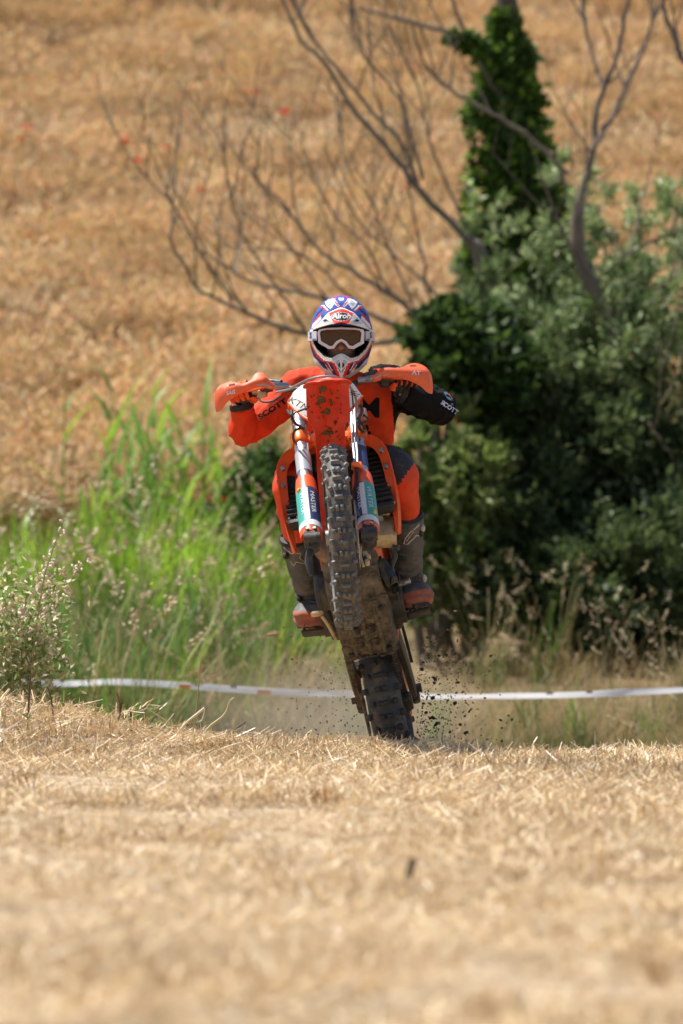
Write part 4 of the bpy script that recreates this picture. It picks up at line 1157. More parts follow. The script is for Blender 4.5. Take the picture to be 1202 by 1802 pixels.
mb = MB(); mb.sheet([[B(x, y, z - .6 * x * x * 4) for x in np.linspace(-w, w, 7)] for y, z, w in ((1.15, .56, .085), (1.35, .60, .09), (1.55, .63, .085), (1.75, .64, .07), (1.82, .63, .05))], .004); build('rear_fender', mb, m_orange, bike)
TILT = radians(20)
for s in (-1, 1):
    c = np.array((s * .150, .425, .405)); at = np.array((s * .0, sin(TILT), cos(TILT))); dt = np.array((0, -cos(TILT), sin(TILT))); xt = np.array((1.0, 0, 0))
    Rr = RB @ np.stack([xt, dt, at], 1)
    mb = MB(); mb.box(B(*c), (.105, .032, .31), Rr, bev=.004); rad = build('radiator', mb, m_rad, bike)
    for k in range(3):   # vertical rows of the core
        mb = MB(); mb.box(B(*(c + xt * (k - 1) * .032 + dt * .0185)), (.024, .006, .26), Rr); build('core_row', mb, m_rad, rad)
    for k in range(11):  # grille louvres
        mb = MB(); mb.box(B(*(c + at * (k - 5) * .025 + dt * .026)), (.104, .010, .005), Rr @ np.array(Matrix.Rotation(.5, 3, 'X'))); build('louvre', mb, m_rad, rad)
    mb = MB(); mb.box(B(*(c + at * .152)), (.10, .045, .03), Rr, bev=.006); mb.cyl(B(*(c + at * .165)), B(*(c + at * .195)), .022, seg=14); build('radiator_cap', mb, m_black, rad)
    mb = MB(); mb.box(B(*(c - at * .152)), (.10, .045, .028), Rr, bev=.006); build('radiator_tank', mb, m_rad, rad)
    F_ = [(.085, .345, .545), (.125, .33, .558), (.170, .325, .545), (.208, .325, .495), (.214, .345, .43), (.216, .365, .36), (.214, .385, .29), (.206, .405, .225), (.196, .43, .175)]
    I_ = [(.088, .37, .525), (.120, .36, .532), (.155, .355, .515), (.178, .355, .475), (.186, .372, .42), (.190, .388, .355), (.192, .405, .29), (.194, .418, .232), (.192, .436, .182)]
    R_ = [(.09, .60, .60), (.12, .60, .58), (.16, .60, .56), (.185, .60, .52), (.195, .60, .46), (.20, .58, .39), (.20, .54, .32), (.198, .50, .25), (.192, .46, .185)]
    Fm = [tuple(np.array(a) * .5 + np.array(b_) * .5 + np.array((.012, 0, 0))) for a, b_ in zip(F_, R_)]
    grid = np.array([I_, F_, Fm, R_]); grid[..., 0] *= s
    gw = np.array([[B(*p) for p in row] for row in grid]); gw = spline(gw.transpose(1, 0, 2).reshape(9, -1), 25).reshape(25, 4, 3)
    mb = MB(); mb.sheet(gw, .005); shr = build('radiator_shroud', mb, m_orange, bike, smooth=35)
    for t in (.45, .62, .8):
        i = int(t * 8); a = np.array(I_[i]) * .5 + np.array(F_[i]) * .5; a[0] *= s; nb = np.array((-s * .35, -.9, .1))
        mb = MB(); mb.cyl(B(*a), B(*(a + nb * .012)), .011, .009, 12); build('bolt', mb, m_steel, shr)
    mb = MB(); mb.tube(spline(Bs([(s * .15, .42, .54), (s * .10, .42, .59), (s * .03, .44, .60)]), 10), .014, 10); build('coolant_hose', mb, m_black, bike)
# tan overflow tank below the picture-right radiator
Rt = RB @ np.array(Matrix.Rotation(radians(-14), 3, 'X')) @ np.array(Matrix.Rotation(radians(8), 3, 'Y'))
mb = MB(); mb.box(B(.145, .475, .215), (.092, .075, .118), Rt, bev=.012, taper=.9); ot = build('overflow_tank', mb, m_tan, bike)
mb = MB(); mb.box(B(.125, .452, .262), (.055, .05, .03), Rt, bev=.006); build('tank_bracket', mb, m_greyp, ot)
mb = MB(); mb.tube(spline(Bs([(.16, .50, .15), (.17, .50, .12), (.15, .52, .09)]), 8), .010, 8); mb.cyl(B(.17, .47, .14), B(.19, .46, .13), .011); build('tank_hose', mb, m_dark, ot)
# header pipe and silencer of the engine
mb = MB(); mb.tube(spline(Bs([(-.03, .58, .16), (-.05, .50, .15), (-.09, .44, .16), (-.115, .44, .24), (-.13, .50, .33), (-.135, .62, .38)]), 26), [.024] * 6 + [.034] * 8 + [.042] * 12, 14); build('exhaust_pipe', mb, m_pipe, bike)
mb = MB(); mb.tube(spline(Bs([(-.13, .70, .40), (-.14, .95, .44), (-.15, 1.25, .50)]), 12), [.03, .032, .032, .036, .045, .05, .05, .05, .05, .05, .048, .03], 16); build('silencer', mb, m_dark, bike)

# ---- engine, skid plate
mb = MB()
mb.box(B(0, .74, .11), (.22, .30, .20), RB, bev=.03); mb.cyl(B(-.16, .80, .08), B(.16, .80, .08), .095, seg=24); mb.cyl(B(-.135, .64, .09), B(.15, .64, .09), .08, seg=24)
mb.box(B(0, .66, .28), (.13, .14, .20), RB @ np.array(Matrix.Rotation(radians(12), 3, 'X')), bev=.012)
build('engine', mb, m_dark, bike)
for k in range(5):
    mb = MB(); mb.box(B(0, .665 - k * .004, .23 + k * .03), (.16, .17, .006), RB @ np.array(Matrix.Rotation(radians(12), 3, 'X'))); build('cooling_fin', mb, m_dark, bike)
def skid(scale=1.0):
    secs = [(.470, .185, .060, .012), (.490, .115, .092, .018), (.525, .040, .098, .03), (.60, -.025, .102, .045), (.72, -.062, .100, .05), (.83, -.075, .096, .05), (.90, -.078, .096, .045), (.94, -.072, .09, .04)]
    ys = np.array([q[0] for q in secs]); S_ = spline(np.array(secs), 44); rows = []
    for y, z, w, lip in S_:
        row = []
        for t in np.linspace(-1, 1, 31):
            a = abs(t); x = np.sign(t) * w * min(1, a / .72); up = 0 if a < .72 else lip * 1.7 * (a - .72) / .28
            row.append(np.array(B(x + np.sign(t) * (0 if a < .72 else .012 * (a - .72) / .28), y + up * .25, z + up)))
        rows.append(row)
    return np.array(rows)
G = skid(); nn = vnoise(G * 38, 5) * .010 + np.abs(vnoise(G * 75, 6)) * .013 + np.maximum(0, vnoise(G * 20, 7)) * .012
dirn = -(ZB * .8 + YB * .6); G = G + nn[..., None] * dirn
mb = MB(); mb.sheet(G, .006); skp = build('skid_plate', mb, m_mud, bike, smooth=60)
mb = MB()
for k in range(60):
    u = int(rr.integers(6, 42)); w_ = int(rr.integers(5, 26)); rad_ = rr.uniform(.006, .020)
    q = MB(); q.ball(G[u, w_], (rad_, rad_ * .8, rad_ * .5), 9, 7, RB); v_, f_, _ = q.arrays(); v_ = v_ + (vnoise(v_ * 120, k) * .004)[:, None]
    o = build('mud_lump', (v_, f_, [0] * len(f_)), m_mud, skp, smooth=180)
mb = MB(); mb.box(B(.01, .90, -.090), (.10, .012, .008), RB); build('drain_slot', mb, m_black, skp)
for x_ in (-.055, 0, .055):
    mb = MB(); mb.tube(spline(Bs([(x_, .56, -.004), (x_, .64, -.05), (x_, .74, -.075), (x_, .84, -.086), (x_, .88, -.088)]), 12), .008, 7); build('plate_rib', mb, m_mud, skp)
for x_, y_, z_ in ((-.08, .60, -.035), (.08, .60, -.035), (-.075, .86, -.088), (.075, .86, -.088), (0, .53, .03)):
    mb = MB(); mb.cyl(B(x_, y_, z_ + .01), B(x_, y_ - .006, z_ - .010), .011, seg=6); build('plate_bolt', mb, m_dark, skp)
for x_, y_, z_ in ((-.03, .70, -.070), (.03, .70, -.070), (.03, .79, -.083), (-.03, .79, -.083)):
    mb = MB(); mb.box(B(x_, y_, z_), (.022, .05, .012), RB, bev=.003); build('drain_slot', mb, m_black, skp)
mb = MB(); mb.box(B(.125, .55, .07), (.05, .12, .13), RB @ np.array(Matrix.Rotation(radians(-20), 3, 'Y')), bev=.02); build('engine_cover', mb, m_black, bike)
mb = MB(); mb.tube(spline(Bs([(-.13, .60, .14), (-.135, .62, .06), (-.125, .70, .0)]), 10), .026, 10); build('clutch_cover', mb, m_black, bike)

# front brake
mb = MB(); mb.lathe(cF + axF * .062, axF, [(.09, -.0018), (.13, -.0018), (.13, .0018), (.09, .0018)], 40); build('front_brake_disc', mb, m_steel, bike)
mb = MB(); mb.box(S(.075, -.055, -.055), (.05, .05, .085), R0, bev=.008); mb.box(S(.088, -.09, -.03), (.03, .04, .05), R0, bev=.006); cal = build('brake_caliper', mb, m_dark, bike)
mb = MB()
for dx, dt_ in ((.0, 0), (.02, -.02), (.008, -.05)): mb.cyl(S(.085 + dx * .5, -.06 + dt_, -.02), S(.085 + dx * .5, -.06 + dt_, .0), .009, seg=10)
mb.tube([S(.07, -.03, .0), S(.065, -.09, .0), S(.075, -.12, -.02)], .006, 8); build('caliper_bolt', mb, m_tan, cal)
mb = MB(); mb.tube(spline([S(-.115, -.02, .01), S(-.125, -.06, -.02), S(-.12, -.11, -.05)], 8), [.012, .014, .015, .015, .015, .014, .012, .008], 8, flat=(1, .6)); build('axle_guard', mb, m_dark, bike)

# ---- swingarm, chain, rear brake
for s in (-1, 1):
    rings = []
    for y, x, w, h, z in ((.93, .085, .036, .055, .045), (1.02, .098, .036, .075, .03), (1.18, .104, .032, .082, .015), (1.34, .106, .03, .07, .0), (1.50, .106, .028, .06, -.005), (1.56, .106, .024, .045, -.005)):
        e = [(-1, -.6), (-.6, -1), (.6, -1), (1, -.6), (1, .6), (.6, 1), (-.6, 1), (-1, .6)]
        rings.append([B(s * x + a * w / 2, y, z + b_ * h / 2) for a, b_ in e])
    mb = MB(); mb.loft(rings); sa_ = build('swingarm', mb, m_mud if s < 0 else m_dark, bike, smooth=30)
    mb = MB(); mb.box(B(s * .108, 1.52, -.005), (.034, .07, .06), RB, bev=.006); mb.cyl(B(s * .12, 1.48, 0), B(s * .14, 1.48, 0), .018, seg=6); build('axle_block', mb, m_dark, sa_)
mb = MB(); mb.cyl(B(-.10, .93, .045), B(.10, .93, .045), .03, seg=16); build('swingarm_pivot', mb, m_mud, bike)
# chain: two runs of links
XCH = .078
chain = None
def link_mesh():
    q = MB()
    for sx in (-1, 1):
        ring = []
        for a in np.arange(10) * 2 * pi / 10:
            yy = .0085 * np.sign(cos(a)) + .006 * cos(a) if abs(cos(a)) > .35 else .0085 * cos(a) * .6; zz = .0068 * sin(a) * (1 if abs(cos(a)) > .35 else .72)
            ring.append((sx * .008, yy, zz))
        q.prism(ring, (sx * .002, 0, 0))
    q.cyl((-.0115, -.0079, 0), (.0115, -.0079, 0), .004, seg=8); v, f, mi = q.arrays(); return mesh_from('chain_link', v, f, mat('chain_steel', (.17, .155, .135), .45, .8, dirt=((.14, .10, .07), .5, .7, 60)), None, 40)
lm = link_mesh(); Mi = np.linalg.inv(ROOTM[bike.name])
chain_root = MB(); chain_root.cyl(B(XCH - .006, .90, .055), B(XCH + .006, .90, .055), .030, seg=13); chain = build('front_sprocket', chain_root, m_steel, bike)
for (y0, z0, y1, z1) in ((.90, .087, 1.47, .112), (.90, .022, 1.47, -.112)):
    p0, p1 = B(XCH, y0, z0), B(XCH, y1, z1); L_ = np.linalg.norm(p1 - p0); d = (p1 - p0) / L_; n = int(L_ / .0159)
    for i in range(n):
        Mk = np.eye(4); Mk[:3, 1] = d; Mk[:3, 0] = nrm(XB - d * XB.dot(d)); Mk[:3, 2] = np.cross(Mk[:3, 0], d); Mk[:3, 3] = p0 + d * (i + .5) * .0159
        o = bpy.data.objects.new('chain_link', lm); COL.objects.link(o); o.parent = chain; o.matrix_local = Matrix((Mi @ Mk).tolist())
mb = MB(); n = 48; pts = []
for i in range(n * 2): r_ = .112 if i % 2 else .101; a = 2 * pi * i / (2 * n); pts.append(B(XCH - .003, 1.48 + cos(a) * r_, sin(a) * r_))
mb.prism(pts, XB * .006); build('rear_sprocket', mb, m_clamp, bike)
mb = MB(); mb.box(B(XCH + .004, 1.36, -.10), (.04, .10, .05), RB, bev=.008); build('chain_guide', mb, m_black, bike)
mb = MB(); mb.sheet([[B(.118 + dx, y, z) for y, z in ((.92, .11), (1.05, .10), (1.2, .085), (1.36, .06))] for dx in (0, .012)], .004); build('chain_guard', mb, m_dark, bike)
mb = MB(); mb.lathe(REAR - XB * .072, XB, [(.075, -.002), (.11, -.002), (.11, .002), (.075, .002)], 36); build('rear_brake_disc', mb, m_steel, bike)
mb = MB(); mb.sheet([[B(-.090, 1.48 + cos(a) * r_, sin(a) * r_) for a in np.linspace(2.2, 4.3, 10)] for r_ in (.08, .125)], .006); build('disc_guard', mb, m_orange, bike)
mb = MB(); mb.box(B(-.083, 1.36, .07), (.04, .08, .05), RB, bev=.008); build('rear_caliper', mb, m_black, bike)
mb = MB(); mb.tube(Bs([(-.088, 1.30, -.055), (-.088, 1.46, -.15), (-.088, 1.47, -.17)]), [.008, .007, .005], 7); build('disc_guard_strut', mb, m_mud, bike)
mb = MB(); mb.sheet([[B(x, y, z - x * x * 5) for x in np.linspace(-.07, .07, 7)] for y, z in ((1.0, .17), (1.06, .24), (1.13, .30))], .005); build('mud_flap', mb, m_black, bike)
mb = MB(); mb.box(B(0, 1.02, .12), (.15, .03, .14), RB, bev=.012); build('swingarm_bridge', mb, m_dark, bike)
mb = MB(); mb.cyl(B(0, 1.02, .10), B(0, .98, .42), .03, seg=14); build('rear_shock', mb, m_steel, bike)

# ---- foot controls
for s in (-1, 1):
    c0, c1 = B(s * .125, .868, .034), B(s * .245, .858, .044)
    mb = MB(); mb.box((c0 + c1) / 2 - ZB * .008, (.13, .05, .014), RB @ np.array(Matrix.Rotation(radians(-6 * s), 3, 'Y')), bev=.004)
    for k in range(6):
        for q in (-1, 1): mb.box(c0 + (c1 - c0) * (k + .5) / 6 + YB * q * .022, (.010, .006, .010), RB)
    mb.box(B(s * .115, .868, .02), (.05, .06, .05), RB, bev=.008); build('foot_peg', mb, m_dark, bike)
mb = MB(); mb.tube(spline(Bs([(-.118, .80, -.04), (-.122, .74, -.045), (-.135, .69, -.02), (-.15, .665, .005)]), 12), .008, 8); mb.box(B(-.165, .655, .012), (.05, .03, .014), RB, bev=.004); build('brake_pedal', mb, m_tan, bike)
mb = MB(); mb.tube(spline(Bs([(.12, .76, .04), (.135, .69, .045), (.145, .63, .055)]), 8), .007, 8); mb.cyl(B(.14, .625, .055), B(.205, .615, .06), .0115, seg=12); build('shift_lever', mb, m_steel, bike)

# ---------------------------------------------------------------- rider
m_skin = mat('skin', (.50, .26, .18), .5, var=.1, bump=.05)
m_jred = mat('jersey_red', (.66, .050, .010), .78, var=.14, scale=18, bump=.12, bscale=220, spec=.25)
m_jdeep = mat('jersey_orange', (.86, .15, .02), .78, var=.08, scale=25, bump=.12, bscale=220, spec=.25)
m_jblack = mat('jersey_black', (.008, .008, .009), .85, var=.2, scale=25, bump=.12, bscale=220, spec=.12)
m_pblack = mat('pant_black', (.028, .028, .030), .75, dirt=((.14, .11, .08), .58, .78, 30), bump=.1, bscale=200)
m_pred = mat('pant_orange', (.72, .060, .011), .7, var=.08, dirt=((.40, .17, .07), .64, .80, 30), bump=.1, bscale=200)
m_boot = mat('boot_leather', (.085, .082, .078), .6, var=.25, scale=20, dirt=((.20, .165, .125), .46, .72, 16), bump=.25, bscale=90)
m_bootr = mat('boot_toe_red', (.38, .105, .06), .8, var=.2, scale=30, dirt=((.30, .17, .12), .48, .70, 26), bump=.2)
m_sole = mat('boot_sole', (.03, .028, .026), .8, dirt=((.2, .15, .1), .5, .7, 30))
m_cream = mat('boot_emblem', (.55, .46, .38), .55, dirt=((.25, .19, .14), .55, .75, 60))
m_glove = mat('glove_orange', (.85, .11, .015), .7, var=.1, bump=.1, bscale=200); m_gloveb = mat('glove_black', (.018, .018, .02), .7, bump=.1, bscale=200)
m_gloveg = mat('glove_grey', (.22, .19, .16), .7); m_sleevew = mat('sleeve_print', (.62, .66, .80), .7)

hip = P(608, 845, 22.32)
base = P(620, 1080, 21.95)
rider = thing('person', 'rider in orange and black gear and a full face helmet standing on the pegs', 'person', loc=base)

shL, shR = P(527, 684, 22.02), P(694, 682, 22.06)
gripL, gripR = BP(-1, .325, 0, 0), BP(1, .325, 0, 0)
wrL = P(424, 714, 21.85); wrR = BP(1, .318, -.040, -.065)
elL, elR = P(433, 760, 21.93), P(778, 720, 22.10)
knL, knR = P(512, 852, 21.66), P(703, 836, 21.68)
anL, anR = P(552, 1058, 21.90), P(716, 1028, 21.92)
hipL, hipR = hip + np.array((-.09, 0, 0)), hip + np.array((.09, 0, 0))
HEAD = P(600.5, 598, 21.88)

def torso_rings(k=1.0):
    lv = [(hip + np.array((0, .02, -.08)), .155, .12), (hip + np.array((0, 0, .04)), .165, .125), (P(610, 800, 22.22), .165, .125), (P(611, 760, 22.14), .175, .13), (P(611, 722, 22.08), .188, .135), (P(610, 694, 22.04), .180, .12), (P(608, 676, 22.01), .14, .10), (P(605, 660, 21.98), .08, .075), (P(603, 645, 21.95), .058, .062)]
    r_ = []
    for c, a, b_ in lv:
        r_.append([c + np.array((cos(t) * a * k, sin(t) * b_ * k, 0)) for t in np.arange(24) * 2 * pi / 24])
    return spline(np.array(r_).reshape(len(lv), -1), 26).reshape(26, 24, 3)
def arm(mb, sh, el, wr, r_, n=16):
    inn = sh + (np.array(P(610, 690, 22.03)) - sh) * .45
    c = spline([inn, sh, (sh * .55 + el * .45), el, (el * .5 + wr * .5), wr], n)
    mb.tube(c, np.interp(np.linspace(0, 1, n), [0, .2, .4, .6, .8, 1], r_), 14)

# body: one continuous skin under the clothes
mb = MB(); mb.loft(torso_rings(.9))
for sh, el, wr in ((shL, elL, wrL), (shR, elR, wrR)): arm(mb, sh, el, wr + (el - wr) * .3, [.07, .066, .046, .040, .034, .028])
for hp, kn, an in ((hipL, knL, anL), (hipR, knR, anR)): mb.tube(spline([hp + np.array((0, .02, .05)), hp, (hp + kn) / 2, kn, (kn + an) / 2, an, an + np.array((0, -.02, -.045))], 20), np.interp(np.linspace(0, 1, 20), [0, .2, .5, .67, .85, 1], [.085, .08, .05, .036, .030, .026]), 14)
mb.ball(HEAD + np.array((0, .01, .03)), (.074, .092, .095), 20, 14); mb.ball(HEAD + np.array((0, -.025, -.045)), (.055, .06, .06), 18, 12)
mb.tube([HEAD + np.array((0, -.082, .012)), HEAD + np.array((0, -.098, -.018)), HEAD + np.array((0, -.104, -.034)), HEAD + np.array((0, -.088, -.044))], [.009, .012, .016, .010], 10)
for s in (-1, 1):
    mb.ball(HEAD + np.array((s * .011, -.092, -.036)), (.008, .008, .007), 10, 8); mb.ball(HEAD + np.array((s * .042, -.068, -.022)), (.022, .018, .02), 12, 8); mb.ball(HEAD + np.array((s * .075, .01, .0)), (.008, .016, .03), 10, 8)
mb.ball(HEAD + np.array((0, -.088, -.066)), (.024, .012, .007), 12, 8); mb.ball(HEAD + np.array((0, -.086, -.076)), (.021, .012, .008), 12, 8); mb.ball(HEAD + np.array((0, -.075, -.10)), (.022, .02, .018), 12, 8)
v, f = remesh(mb, .0065, 3)
body = build('body', (v, f, [0] * len(f)), m_skin, rider, smooth=180)
for s in (-1, 1):
    q = MB(); q.ball(HEAD + np.array((s * .031, -.078, .014)), .012, 14, 10); build('eye', q, mat('eye_white', (.75, .73, .70), .2), rider)
    q = MB(); q.ball(HEAD + np.array((s * .031, -.0875, .014)), (.0055, .003, .0055), 12, 8); build('iris', q, mat('iris_brown', (.05, .03, .02), .2), rider)
    q = MB(); q.tube([HEAD + np.array((s * .016, -.088, .030)), HEAD + np.array((s * .034, -.086, .034)), HEAD + np.array((s * .050, -.074, .030))], [.003, .004, .002], 6); build('eyebrow', q, mat('brow_hair', (.05, .03, .02), .8), rider)

def cloth(mb, voxel, folds, seed, it=5):
    v, f = remesh(mb, voxel, it); n = normals_of(v, f)
    d = folds(v, seed); v = v + n * d[:, None]; return v, f
def jfold(v, seed):
    q = v.copy(); q[:, 2] *= 1.0
    a = vnoise(np.stack([v[:, 0] * 14 + v[:, 2] * 22, v[:, 1] * 12, v[:, 2] * 9 - v[:, 0] * 7], -1), seed)
    b_ = vnoise(v * 34, seed + 1)
    # gathered folds at the elbows and under the arms
    g = np.zeros(len(v))
    for c, rad in ((elL, .13), (elR, .13), (shL, .12), (shR, .12)):
        w = np.exp(-(np.linalg.norm(v - c, axis=1) / rad) ** 2); g += w * ((1 - np.abs(np.sin((v[:, 0] * 1.0 - v[:, 2] * .75) * 62 + vnoise(v * 14, seed + 5) * 2.4))) ** 2 * .008 - .002)
    return a * .007 + b_ * .0028 + g * .95
mb = MB(); mb.loft(torso_rings(1.06)[:24])
arm(mb, shL, elL, wrL, [.086, .080, .064, .060, .053, .043], 20); arm(mb, shR, elR, wrR, [.090, .086, .074, .069, .060, .045], 20)
v, f = cloth(mb, .007, jfold, 41, 4)
fc = np.array([v[list(q)].mean(0) for q in f])
pxf = 601 + fc[:, 0] / fc[:, 1] * FPX; pyf = 901 - (fc[:, 2] - 1) / fc[:, 1] * FPX
mi = np.zeros(len(f), int)
xr = fc[:, 0]
black = (pxf > 688 + (pyf - 690) * .10) | ((pxf > 640) & (pyf < 660) & (fc[:, 1] > 22.0)) | ((pxf > 668) & (pyf < 678))
black |= (fc[:, 1] > 22.17) & (pyf > 640)
mi[black] = 1
org = (pxf < 545) & (pyf < 690) & ~black; mi[org] = 2
jersey = build('jersey', (v, f, mi.tolist()), [m_jred, m_jblack, m_jred], rider, smooth=180)
jtree = tree_of(v, f)
v2, f2 = text_mesh('KTM', .105, offset=.0022); v2 = v2 * np.array((1.12, 1.0, 1)); v2[:, 0] -= v2[:, 0].max()
decal('chest_lettering', v2, f2, P(668, 716, 21.8), (1, 0, 0), (0, 0, 1), jtree, m_jblack, jersey, (0, 1, 0), .002)
q = MB()
for cx, cy, rx, rz in ((650, 760, 3, 3), (640, 762, 7, 5), (645, 752, 4, 7), (638, 770, 6, 3)):
    ring = [P(cx + rx * cos(a), cy + rz * sin(a), 21.8) for a in np.arange(10) * 2 * pi / 10]; q.add(project(ring, jtree, (0, 1, 0), .002), [tuple(range(10))])
build('chest_print', q, m_jblack, jersey, smooth=None)
def rot2(a): a = radians(a); return (cos(a), 0, sin(a)), (-sin(a), 0, cos(a))
v2, f2 = text_mesh('SCOTT', .034, offset=.0015); ux, uy = rot2(33)
decal('sleeve_lettering', v2 * np.array((1.15, .8, 1)), f2, P(478, 718, 21.7), ux, uy, jtree, m_jblack, jersey, (0, 1, 0), .002)
v2, f2 = text_mesh('SCOTT', .024, offset=.0008); ux, uy = rot2(-33)
decal('sleeve_lettering', v2, f2, P(792, 716, 21.9), ux, uy, jtree, m_sleevew, jersey, (0, 1, 0), .002)
q = MB(); p = project([P(781, 708, 21.9), P(784, 706, 21.9), P(783, 713, 21.9), P(780, 714, 21.9)], jtree, (0, 1, 0), .002); q.add(p, [(0, 1, 2, 3)]); build('sleeve_emblem', q, m_sleevew, jersey, smooth=None)
for pts, mt in (([(781, 688), (786, 690), (795, 703), (799, 712), (795, 711), (786, 698)], mat('sleeve_blue', (.08, .25, .40), .6)), ([(784, 687), (793, 694), (799, 705), (796, 702)], mat('sleeve_orange', (.7, .2, .08), .6))):
    q = MB(); q.add(project([P(a, b_, 21.9) for a, b_ in pts], jtree, (0, 1, 0), .002), [tuple(range(len(pts)))]); build('sleeve_print', q, mt, jersey, smooth=None)

# trousers
def pfold(v, seed):
    return vnoise(np.stack([v[:, 0] * 13, v[:, 1] * 13, v[:, 2] * 20], -1), seed) * .007 + vnoise(v * 40, seed + 1) * .002
mb = MB(); mb.loft([[hip + np.array((cos(t) * a, sin(t) * b_ + .02, dz)) for t in np.arange(20) * 2 * pi / 20] for dz, a, b_ in ((-.10, .14, .11), (-.03, .17, .13), (.06, .165, .125), (.10, .15, .11))])
bootL, bootR = P(521, 946, 21.74), P(716, 906, 21.76)
for hp, kn, bt in ((hipL, knL, bootL), (hipR, knR, bootR)):
    up_k = kn + np.array((0, -.02, .01)); c = spline([hp + np.array((0, .04, 0)), hp, (hp + up_k) / 2 + np.array((0, 0, .035)), up_k, (up_k + bt) / 2 + np.array((0, -.01, 0)), bt], 22)
    mb.tube(c, np.interp(np.linspace(0, 1, 22), [0, .2, .45, .62, .8, 1], [.11, .106, .086, .067, .062, .053]), 16)
v, f = cloth(mb, .009, pfold, 45)
fc = np.array([v[list(q)].mean(0) for q in f]); pxf = 601 + fc[:, 0] / fc[:, 1] * FPX; pyf = 901 - (fc[:, 2] - 1) / fc[:, 1] * FPX
mi = np.zeros(len(f), int)
mi[(pxf > 650) & (pyf < 868 - (pxf - 690) * 1.35)] = 1; mi[(pxf < 520) & (pyf < 890) & (pyf > 838) & (pxf > 487) & (pyf < 850 + (pxf - 487) * 2.0)] = 1
pants = build('trousers', (v, f, mi.tolist()), [m_pred, m_pblack], rider, smooth=180)

# boots
def boot(side, top_c, ank, toe, heel, name='boot'):
    out = -1 if side < 0 else 1
    mb = MB()
    ax = top_c - ank
    n = 18; c = spline([top_c, top_c * .6 + ank * .4 + np.array((0, -.006, 0)), top_c * .25 + ank * .75, ank, ank + np.array((0, -.01, -.03))], n)
    mb.tube(c, [(a, b_) for a, b_ in zip(np.interp(np.linspace(0, 1, n), [0, .3, .6, .8, 1], [.070, .068, .060, .054, .052]), np.interp(np.linspace(0, 1, n), [0, .3, .6, .8, 1], [.064, .064, .060, .056, .054]))], 18, up=(0, 1, 0))
    # foot
    d = nrm(toe - heel); upv = nrm(ank - (heel + toe) / 2 - d * np.dot(ank - (heel + toe) / 2, d)); sd = np.cross(d, upv); L_ = np.linalg.norm(toe - heel)
    rings = []
    for t, w, h, lift in ((0, .030, .05, .03), (.06, .040, .09, .045), (.3, .043, .105, .055), (.5, .045, .10, .05), (.68, .062, .108, .052), (.82, .067, .098, .048), (.93, .060, .082, .041), (.985, .042, .058, .032), (1.0, .02, .03, .028)):
        cc = heel + d * L_ * t + upv * lift; rings.append([cc + sd * w * np.sign(cos(a)) * abs(cos(a)) ** .75 + upv * (h / 2) * np.sign(sin(a)) * abs(sin(a)) ** .8 for a in np.arange(20) * 2 * pi / 20])
    mb.loft(spline(np.array(rings).reshape(9, -1), 24).reshape(24, 20, 3))
    v, f = remesh(mb, .0065, 3)
    nn = normals_of(v, f)
    # creases round the ankle, plates on the shin
    h_ = (v - ank) @ nrm(ax); fx = np.exp(-((h_ - .03) / .05) ** 2)
    v = v + nn * (fx * np.sin(h_ * 190 + vnoise(v * 20, 3) * 1.5) * .0045 + vnoise(v * 40, 8) * .0016 + ((np.sin(h_ * 62) > .75) & (h_ > .09)) * -.003)[:, None]
    fc = np.array([v[list(q)].mean(0) for q in f]); tt = (fc - heel) @ d / L_; uu = (fc - heel) @ upv
    mi = np.where((tt > .84) & (uu < .066) & (uu > -.02) & (fc[:, 1] < ank[1] - .02), 1, 0)
    o = build(name, (v, f, mi.tolist()), [m_boot, m_bootr], rider, smooth=180)
    tr = tree_of(v, f)
    q = MB(); g = []
    for t, w in ((-.02, .03), (.05, .042), (.3, .042), (.5, .044), (.7, .052), (.86, .050), (.96, .036), (1.0, .02)):
        cc = heel + d * L_ * t - upv * .0; g.append([cc + sd * w, cc + upv * .016 + sd * (w + .001), cc + upv * .016 - sd * (w + .001), cc - sd * w])
    q.loft(g); build('sole', q, m_sole, o, smooth=30)
    # top collar, straps and buckles on the outer side
    q = MB(); q.tube([top_c + nrm(ax) * .004, top_c + nrm(ax) * .016], [.066, .060], 18); build('collar', q, m_gloveb, o)
    return o, tr, d, upv, sd, ax
topL, topR = P(521, 948, 21.75), P(716, 908, 21.77)
toeL, heelL = P(545, 1106, 21.74), P(556, 1106, 22.01)
toeR, heelR = P(741, 1068, 21.74), P(718, 1078, 22.01)
bL = boot(-1, topL, anL, toeL, heelL); bR = boot(1, topR, anR, toeR, heelR)
def ribbon(o, tr, pts, w, mt, nm, Y=21.6, closed=False):
    pr = project([P(a, b_, Y) for a, b_ in pts], tr, (0, 1, 0), .0005, .4, 1.0)
    q = MB(); q.tube(np.concatenate([pr, pr[:1]]) if closed else pr, w, 6); return build(nm, q, mt, o, smooth=60)
ribbon(bL[0], bL[1], [(499, 963), (512, 974), (530, 974), (527, 982), (541, 993), (521, 989), (517, 996), (511, 988)], .0032, m_cream, 'star_emblem')
ribbon(bR[0], bR[1], [(742, 912), (736, 926), (722, 937), (714, 947), (711, 957), (718, 958), (727, 949), (733, 942), (741, 943)], .0036, m_cream, 'swoosh_emblem')
ribbon(bR[0], bR[1], [(716, 953), (722, 944), (729, 936)], .0025, m_cream, 'swoosh_emblem')
for (o, tr, *_), cs in ((bL, [[(517, 1022), (531, 1020), (550, 1017)], [(529, 1048), (545, 1046), (562, 1046)], [(531, 1062), (545, 1060), (560, 1062)]]), (bR, [[(703, 975), (715, 979), (738, 979)], [(702, 1008), (720, 1012), (742, 1010)], [(700, 1026), (718, 1028), (745, 1026)]])):
    for pts in cs: ribbon(o, tr, pts, .0048, m_boot, 'strap', 21.65)
